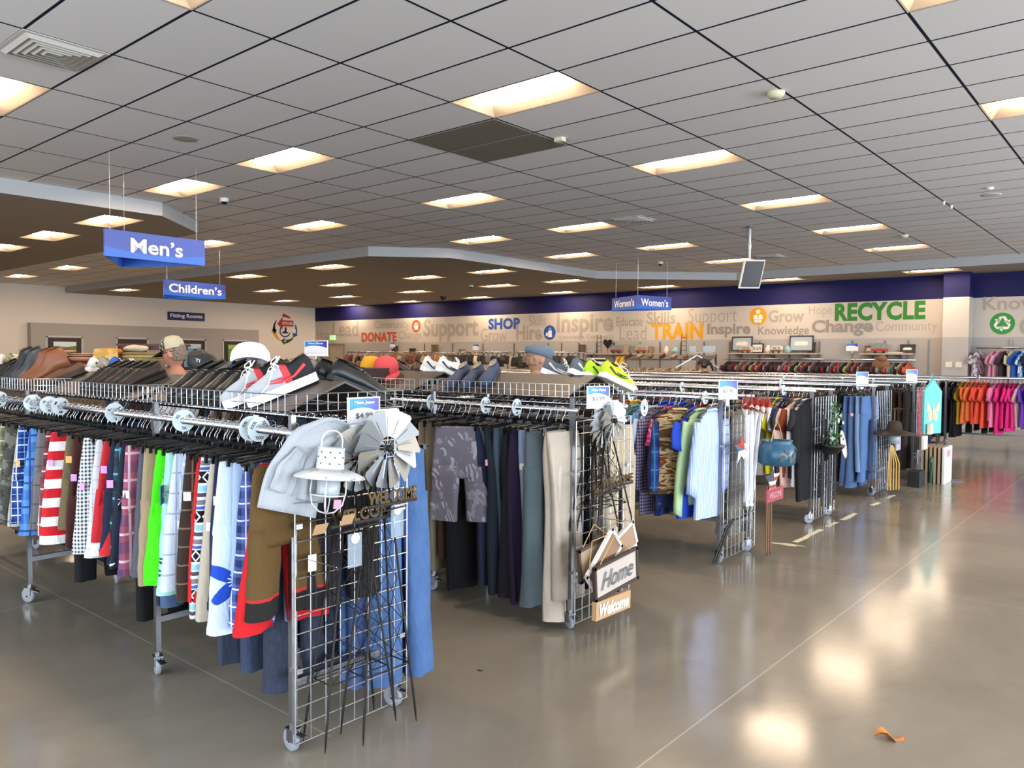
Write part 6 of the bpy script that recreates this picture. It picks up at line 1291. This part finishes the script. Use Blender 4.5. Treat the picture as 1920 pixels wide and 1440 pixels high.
kn_ = ['wine','black','olive grey','dark red','navy','silver grey','brown','rose','sage','jet black','khaki','plum','orange','slate','mauve']
kidm = [shirt(.36, .36, .14, .07, 900+q_, .01).mesh('child_shirt', WHITE, True) for q_ in range(3)]
for k in range(58):
    x = -9.85+k*.083; q_ = k % 15; me = kidm[k % 3]
    key = ('kid', k % 3, q_)
    if key not in _mc: m3 = me.copy(); m3.materials.clear(); m3.materials.append(so(kid[q_])); _mc[key] = m3
    o = ob('child_shirt', _mc[key], None, wp(x, .32, 1.54), (0, 0, random.uniform(-.5,-.1))); tag(o, '%s child-size top on the rail along the back wall' % kn_[q_], 'top', 'small tops on the back wall rail')
tag(MB().sph((0,0,0), .22, .14, .2).sph((.05,-.05,.16), .12, .1, .1).build('fur_hat', mat('#7d5c42', .95), None, True, wp(-5.75, .42, 1.50)), 'round brown fur bundle hanging in front of the wall rail', 'hat')
rrl = thing('wall_rail', 'short chrome clothes rail right of the white pillar', 'rail', (-2.6, 21.8, 1.94)); MB().cyl((-1.05,-.3,0), (1.0,-.3,0), .022, 10).build('bar', CHROME, rrl, True); MB().beam((-.4,0,0), (-.4,-.3,0), .02, .03).build('bracket', STEEL, rrl)
for k, (x, c_, w) in enumerate(((-3.6,fab('blotch','#c9c3c6','#7d6a72',12),'grey patterned'),(-3.3,so('#d48aa6'),'rose'),(-3.18,so('#e0a3bb'),'pale pink'),(-3.08,so('#3c3036'),'charcoal'),(-2.9,so('#cfc19f'),'cream'),(-2.8,so('#2f5db4'),'royal blue'),(-2.7,fab('blotch','#4a86cf','#d5e2ee',14),'blue patterned'),(-2.58,so('#2a2a2e'),'black'),(-2.42,fab('blotch','#8b8a5e','#c9c49a',14),'olive patterned'),(-2.32,so('#9a9468'),'olive'))):
    garment('shirt', x, 21.5, '%s small outfit hanging on the rail right of the white pillar' % w, 'outfit', c_, (.4,.62,.2), random.uniform(-.6,-.2), z=1.94)
sp_ = [MB().box((0,0,0), (.14,.02,.13)).box((.03,-.012,-.02), (.02,.01,.03)) for _ in range(2)]
for k, x in enumerate((-4.2,-3.99)): tag(sp_[k].build('switch_plate', mat('#dcd8c6', .5), None, False, (x, 21.335, 1.54)), 'cream wall plate on the white pillar, %s one' % ['left','right'][k], 'switch plate')

# ---------------------------------------------------------------- handbags, shoes and linens further back
def frame_rack(lab, x0, x1, y, zt, legs, d=.5):
    t = thing('display_rack', lab, 'rack', ((x0+x1)/2, y, 0)); L = x1-x0
    for yy in (0, d): MB().cyl((-L/2,yy,zt), (L/2,yy,zt), .018, 8).build('rail', CHROME, t, True)
    for k in range(legs):
        x = -L/2+L*k/(legs-1)
        for yy in (0, d): MB().box((x,yy,zt/2), (.03,.03,zt)).build('upright', CHROME, t)
    for z in (.35,.9): MB().box((0,d/2,z), (L,d,.02)).build('shelf', STEEL, t)
frame_rack('tall chrome rack of handbags below the DONATE lettering', -22.6, -17.6, 17.6, 1.78, 4); frame_rack('tall chrome rack of dark handbags below the SHOP lettering', -16.9, -12.2, 17.4, 1.78, 4)
def bagm(c_, w, h, d, hk):
    b = MB(); rings = []
    for f, s_ in ((0,.9),(.1,1),(.55,.95),(.9,.8),(1,.72)): rings.append([Vector((w/2*s_*math.copysign(abs(cos(a))**.5, cos(a)), d/2*(1-.6*f)*math.copysign(abs(sin(a))**.6, sin(a)), -hk-h+h*f)) for a in [2*pi*j/14 for j in range(14)]])
    b.loft(rings); B = b.mesh('handbag', mat(c_, .5), True); q_ = MB(); q_.tube([(-w*.3,0,-hk), (-w*.22,0,-hk*.4), (0,0,.02), (w*.22,0,-hk*.4), (w*.3,0,-hk)], .008, 5); return B, q_.mesh('strap', mat(c_, .5))
bc = [('#7b2a2a','dark red'),('#4a3324','brown'),('#a88a63','tan'),('#2a2320','espresso'),('#8f4a34','rust'),('#c9b798','cream'),('#5c5148','taupe'),('#1b1b1d','black')]
prb = [bagm(c_, .3, .24, .14, .12) for c_, _ in bc]
k = 0
for x0, x1, y, pal, nm, n in ((-22.5,-17.8,17.6,[0,1,2,3,4,5,6,0,4],'below the DONATE lettering',24),(-16.8,-12.3,17.4,[7,7,3,7,5,7,7,6],'below the SHOP lettering',26)):
    for i in range(n):
        q_ = pal[i % len(pal)]; B, Sx = prb[q_]; o = ob('handbag', B, None, (x0+(x1-x0)*i/n, y, 1.78), (random.uniform(-.25,.25), 0, random.uniform(.2,1.5))); ob('strap', Sx, o); o.scale = (random.uniform(.75,1.35), 1, random.uniform(.7,1.2)); tag(o, '%s handbag hanging on the rack %s' % (bc[q_][1], nm), 'handbag', 'handbags on the rack '+nm)
for k, (x, y, z, rx, c_, lab) in enumerate(((-14.3,17.4,1.53,.25,'#171310','large black tote on the end of the dark handbag rack'),(-13.9,17.4,1.53,.18,'#6d4326','chestnut fringed bag near the end of the dark handbag rack'),(-17.9,17.6,1.53,.22,'#a56c3a','tawny fringed bag on the right end of the handbag rack'),(-19.2,17.6,1.53,.22,'#5a3a24','brown saddle bag low on the handbag rack'))):
    B, Sx = bagm(c_, rx*1.6, rx*1.3, .16, .1); o = ob('handbag', B, None, (x, y, z+.25), (0,0,.6)); ob('strap', Sx, o); tag(o, lab, 'handbag')
# shoe shelving
ss = thing('shoe_shelf', 'grey sloping shoe shelving in front of the back wall', 'shelf', (-10.2, 18.3, 0)); SHG = mat('#5e5a54', .6)
for x0, x1, z, y in ((-5.2,-1.4,1.32,0),(-5.2,-1.4,.98,-.2),(-1.35,1.3,1.66,.1),(-1.35,1.3,1.28,-.05),(-1.35,1.3,.95,-.15)): MB().box(((x0+x1)/2, y, z), (x1-x0,.36,.025), RX(.28)).build('sloping_shelf', SHG, ss)
for x in (-5.2,-3.3,-1.38,1.3): MB().box((x,.2,.88), (.04,.04,1.75)).box((x,-.2,.45), (.04,.04,.9)).build('upright', STEEL, ss)
FEM = [('#c9a98a','#8d6f55','#c9a98a'),('#2a2422','#1a1716','#2a2422'),('#8f6a3f','#5a432a','#8f6a3f'),('#a5a09a','#5f5c58','#a5a09a'),('#7b2f2c','#3a1c1a','#7b2f2c'),('#c4b08a','#7d6b4b','#c4b08a')]
fn = ['nude','black','gold-brown','silver','red','champagne']
for row, (x0, x1, n, y, z, lo) in enumerate(((-15.3,-11.7,24,18.3,1.345,0),(-11.5,-8.95,20,18.25,1.305,5),(-11.5,-8.95,16,18.15,.975,1),(-11.4,-9.0,7,18.4,1.685,1))):
    for i in range(n):
        q_ = (i*2+row+lo) % 6 if row != 1 else [5,2,5,0,5,2][i % 6]; put_shoe('loafer', FEM[q_], x0+(x1-x0)*i/n, y, z, (0,-1), .28, '%s low shoe on the %s of the grey shoe shelving' % (fn[q_], ['left shelf','upper right shelf','lower right shelf','very top shelf'][row]), random.uniform(-.25,.25), 0, 'shoes on the grey shelving', .85)
for k in range(2): put_shoe('boot', ('#d8ab18','#b88d10','#d8ab18'), -11.62+.13*k, 18.15, 1.42, (0,-1), .2, 'bright yellow rain boot on the shoe shelving, %s of the pair' % ['left','right'][k], 0, 0, None, 1.3)
tag(MB().box((0,0,0), (.34,.2,.3)).box((0,-.101,.05), (.3,.004,.12)).build('shoe_box', mat('#8f2f2c', .6), None, False, (-11.6, 18.0, 1.17)), 'red and green box under the yellow rain boots', 'box'); tag(MB().box((0,0,0), (.5,.08,.44)).build('striped_tote', fab('hstripe','#e6e2da','#2a2a2c',.12), None, False, (-12.1, 17.9, 1.42)), 'white tote with black stripes left of the yellow boots', 'bag')
# four-arm stand of clips beside the woman
fa = thing('four_way_stand', 'chrome four-way waterfall stand with clear tops beside the woman', 'rack', (-8.75, 17.2, 0)); MB().box((0,0,.8), (.04,.04,1.6)).build('post', CHROME, fa)
for a in (.4, 1.97, 3.54, 5.11): MB().beam((0,0,1.72), (.5*cos(a),.5*sin(a),1.42), .022, .022).build('arm', CHROME, fa); MB().box((.5*cos(a),.5*sin(a),.03), (.06,.06,.06)).beam((0,0,.1), (.5*cos(a),.5*sin(a),.04), .03, .03).build('foot', CHROME, fa); MB().cyl((0,0,1.6), (0,0,1.72), .02, 8).build('collar', CHROME, fa)
MB().box((-.12,-.02,1.87), (.14,.02,.14)).box((.3,.0,1.87), (.3,.02,.14)).box((.1,0,1.78), (.6,.02,.02)).build('clear_sign_holder', mat('#c9d6dc', .15), fa)
# linens on a long gondola at the left
gd = thing('linen_gondola', 'long wooden linen gondola at the left behind the shoes', 'shelf', (-13.6, 5.2, 0)); gd.rotation_euler = (0,0,R(52)); MB().box((0,0,1.36), (4.6,.55,.05)).build('top', mat('#7d6248', .6), gd); MB().box((0,0,.67), (4.6,.06,1.33)).build('back_panel', mat('#6b5540', .7), gd)
for x in (-2.27,2.27): MB().box((x,0,.68), (.05,.5,1.35)).build('side', mat('#6b5540', .7), gd)
def onp(px_x, dy=0): d = Vector((cos(R(52)), sin(R(52)), 0)); return Vector((-13.6, 5.2, 1.385))+d*px_x
def stack(s, n, w, h, pal, lab, each):
    for k in range(n):
        b = MB(); rings = []
        for f in (-.5,.5): rings.append([Vector((w/2*math.copysign(abs(cos(a))**.4, cos(a)), f*.36, h/2*math.copysign(abs(sin(a))**.8, sin(a)))) for a in [2*pi*j/14 for j in range(14)]])
        b.loft(rings); p = onp(s)+Vector((0,0,h*(k+.5))); tag(b.build('folded_blanket', pal[k % len(pal)], None, True, p, (0,0,R(52)+random.uniform(-.05,.05))), '%s, %s from the bottom' % (lab, ['first','second','third','fourth','fifth','sixth'][k]), 'blanket', each)
SBk = [fab('hstripe','#6b2f24','#2c211d',.03), fab('hstripe','#b39a6d','#5a3a2a',.03), fab('hstripe','#8a3a2a','#c2b08a',.03)]
stack(-.28, 6, .34, .055, SBk, 'folded striped blanket in the left striped stack', 'left striped blanket stack'); stack(.06, 5, .36, .055, SBk[::-1], 'folded striped blanket in the right striped stack', 'right striped blanket stack'); stack(.98, 6, .62, .05, [so('#8f8258'), so('#a0936a'), so('#857650')], 'folded khaki blanket in the wide stack', 'khaki blanket stack')
def lump(s, z, rx, ry, rz, mt, lab, cat, name): p = onp(s)+Vector((0,0,z)); b = MB(); b.sph((0,0,0), rx, ry, rz, 20, 12); b.v = [tuple(Vector(v)*(1+.10*sin(v[0]*23+v[1]*17)*cos(v[2]*31+s))) for v in b.v]; return tag(b.build(name, mt, None, True, p, (0,0,R(52))), lab, cat)
yp = tag(MB().prism([(-.2,-.08),(-.15,.15),(.17,.16),(.19,.02),(.13,-.12),(-.05,-.15)], -.03, .03, Matrix(((1,0,0,0),(0,0,1,0),(0,1,0,0),(0,0,0,1)))).build('folded_cloth', fab('blotch','#d9a95a','#e6c07a',9), None, False, onp(.62)+Vector((.1,-.3,.2)), (0,0,R(50))), 'yellow folded cloth hanging over the linen gondola', 'cloth')
lump(.32,.12,.2,.15,.12,fab('blotch','#a5623a','#d9b58a',20),'orange and cream fringed throw by the striped blankets','throw','throw'); lump(.45,.3,.22,.15,.07,so('#c06a2a'),'rust orange throw on top behind the yellow cloth','throw','throw'); lump(.36,-.02,.16,.16,.1,fab('blotch','#6b7f95','#c4c8cc',16),'blue-grey patterned throw under the orange one','throw','throw')
tag(MB().box((0,0,0), (1.1,.3,.04)).box((0,0,-.05), (1.02,.26,.06)).build('wooden_headboard', mat('#4a241b', .5), None, False, onp(1.0)+Vector((-.15,.2,.42)), (0,0,R(52))), 'dark red-brown wooden headboard behind the khaki blankets', 'headboard')
lump(.85,.36,.2,.12,.06,so('#c9c0a8'),'cream cloth lying on top of the khaki blankets','cloth','cloth'); lump(-1.9,.06,.3,.2,.1,so('#7b1f2c'),'crumpled crimson cloth at the left edge','cloth','cloth')
tag(MB().box((0,0,.12), (.36,.3,.24)).build('white_box', mat('#d8d2c8', .6), None, False, onp(-1.95)+Vector((-.4,.3,-.0)), (0,0,R(52))), 'white box under the gold figurine at the left edge', 'box')
gf = thing('gold_figurine', 'dark gold branching figurine at the left edge', 'figurine', onp(-1.95)+Vector((-.4,.3,.24))); MB().lathe([(0,0),(.09,.0),(.1,.05),(.07,.12),(.03,.14),(0,.14)], 14).build('base', mat('#3a2c18', .4, .5), gf, True); MB().tube([(0,0,.13),(.01,0,.22),(-.02,0,.32)], [.02,.012,.005], 6).tube([(0,0,.18),(.05,0,.24)], [.012,.004], 6).tube([(0,0,.2),(-.06,0,.25)], [.012,.004], 6).build('branches', mat('#8a6a2c', .35, .8), gf, True)
for k, (s, c_, lab) in enumerate(((-1.45,'#c9cdb8','pale green floral tin left of the clock'),(-1.2,'#dfe3df','round white clock among the floral tins'),(-.98,'#c8bd94','cream floral tin right of the clock'),(-.78,'#cfd4cc','white floral tin beside the cream one'),(-.55,'#b9b58c','gold and green floral tin nearest the striped blankets'))):
    t = thing('floral_tin' if k != 1 else 'clock', lab, 'tin' if k != 1 else 'clock', onp(s)+Vector((0,0,.14))); t.rotation_euler = (0, 0, R(-38)); MB().lathe([(0,-.08),(.1,-.08),(.115,-.06),(.115,.06),(.1,.08),(0,.08)], 22, (0,0,0), RX(pi/2)).build('body', mat(c_, .45), t, True); MB().lathe([(.085,.081),(.1,.086),(.085,.09)], 22, (0,0,0), RX(pi/2)).build('rim', mat('#b39a5a', .4, .5), t, True); b = MB()
    for q_ in range(6): b.sph((.11*cos(q_+k), random.uniform(-.06,.06), .1*abs(sin(q_+k))+.02), .03, .02, .015, 6, 4)
    b.build('leaf_decoration', mat('#4f7a55', .7), t)
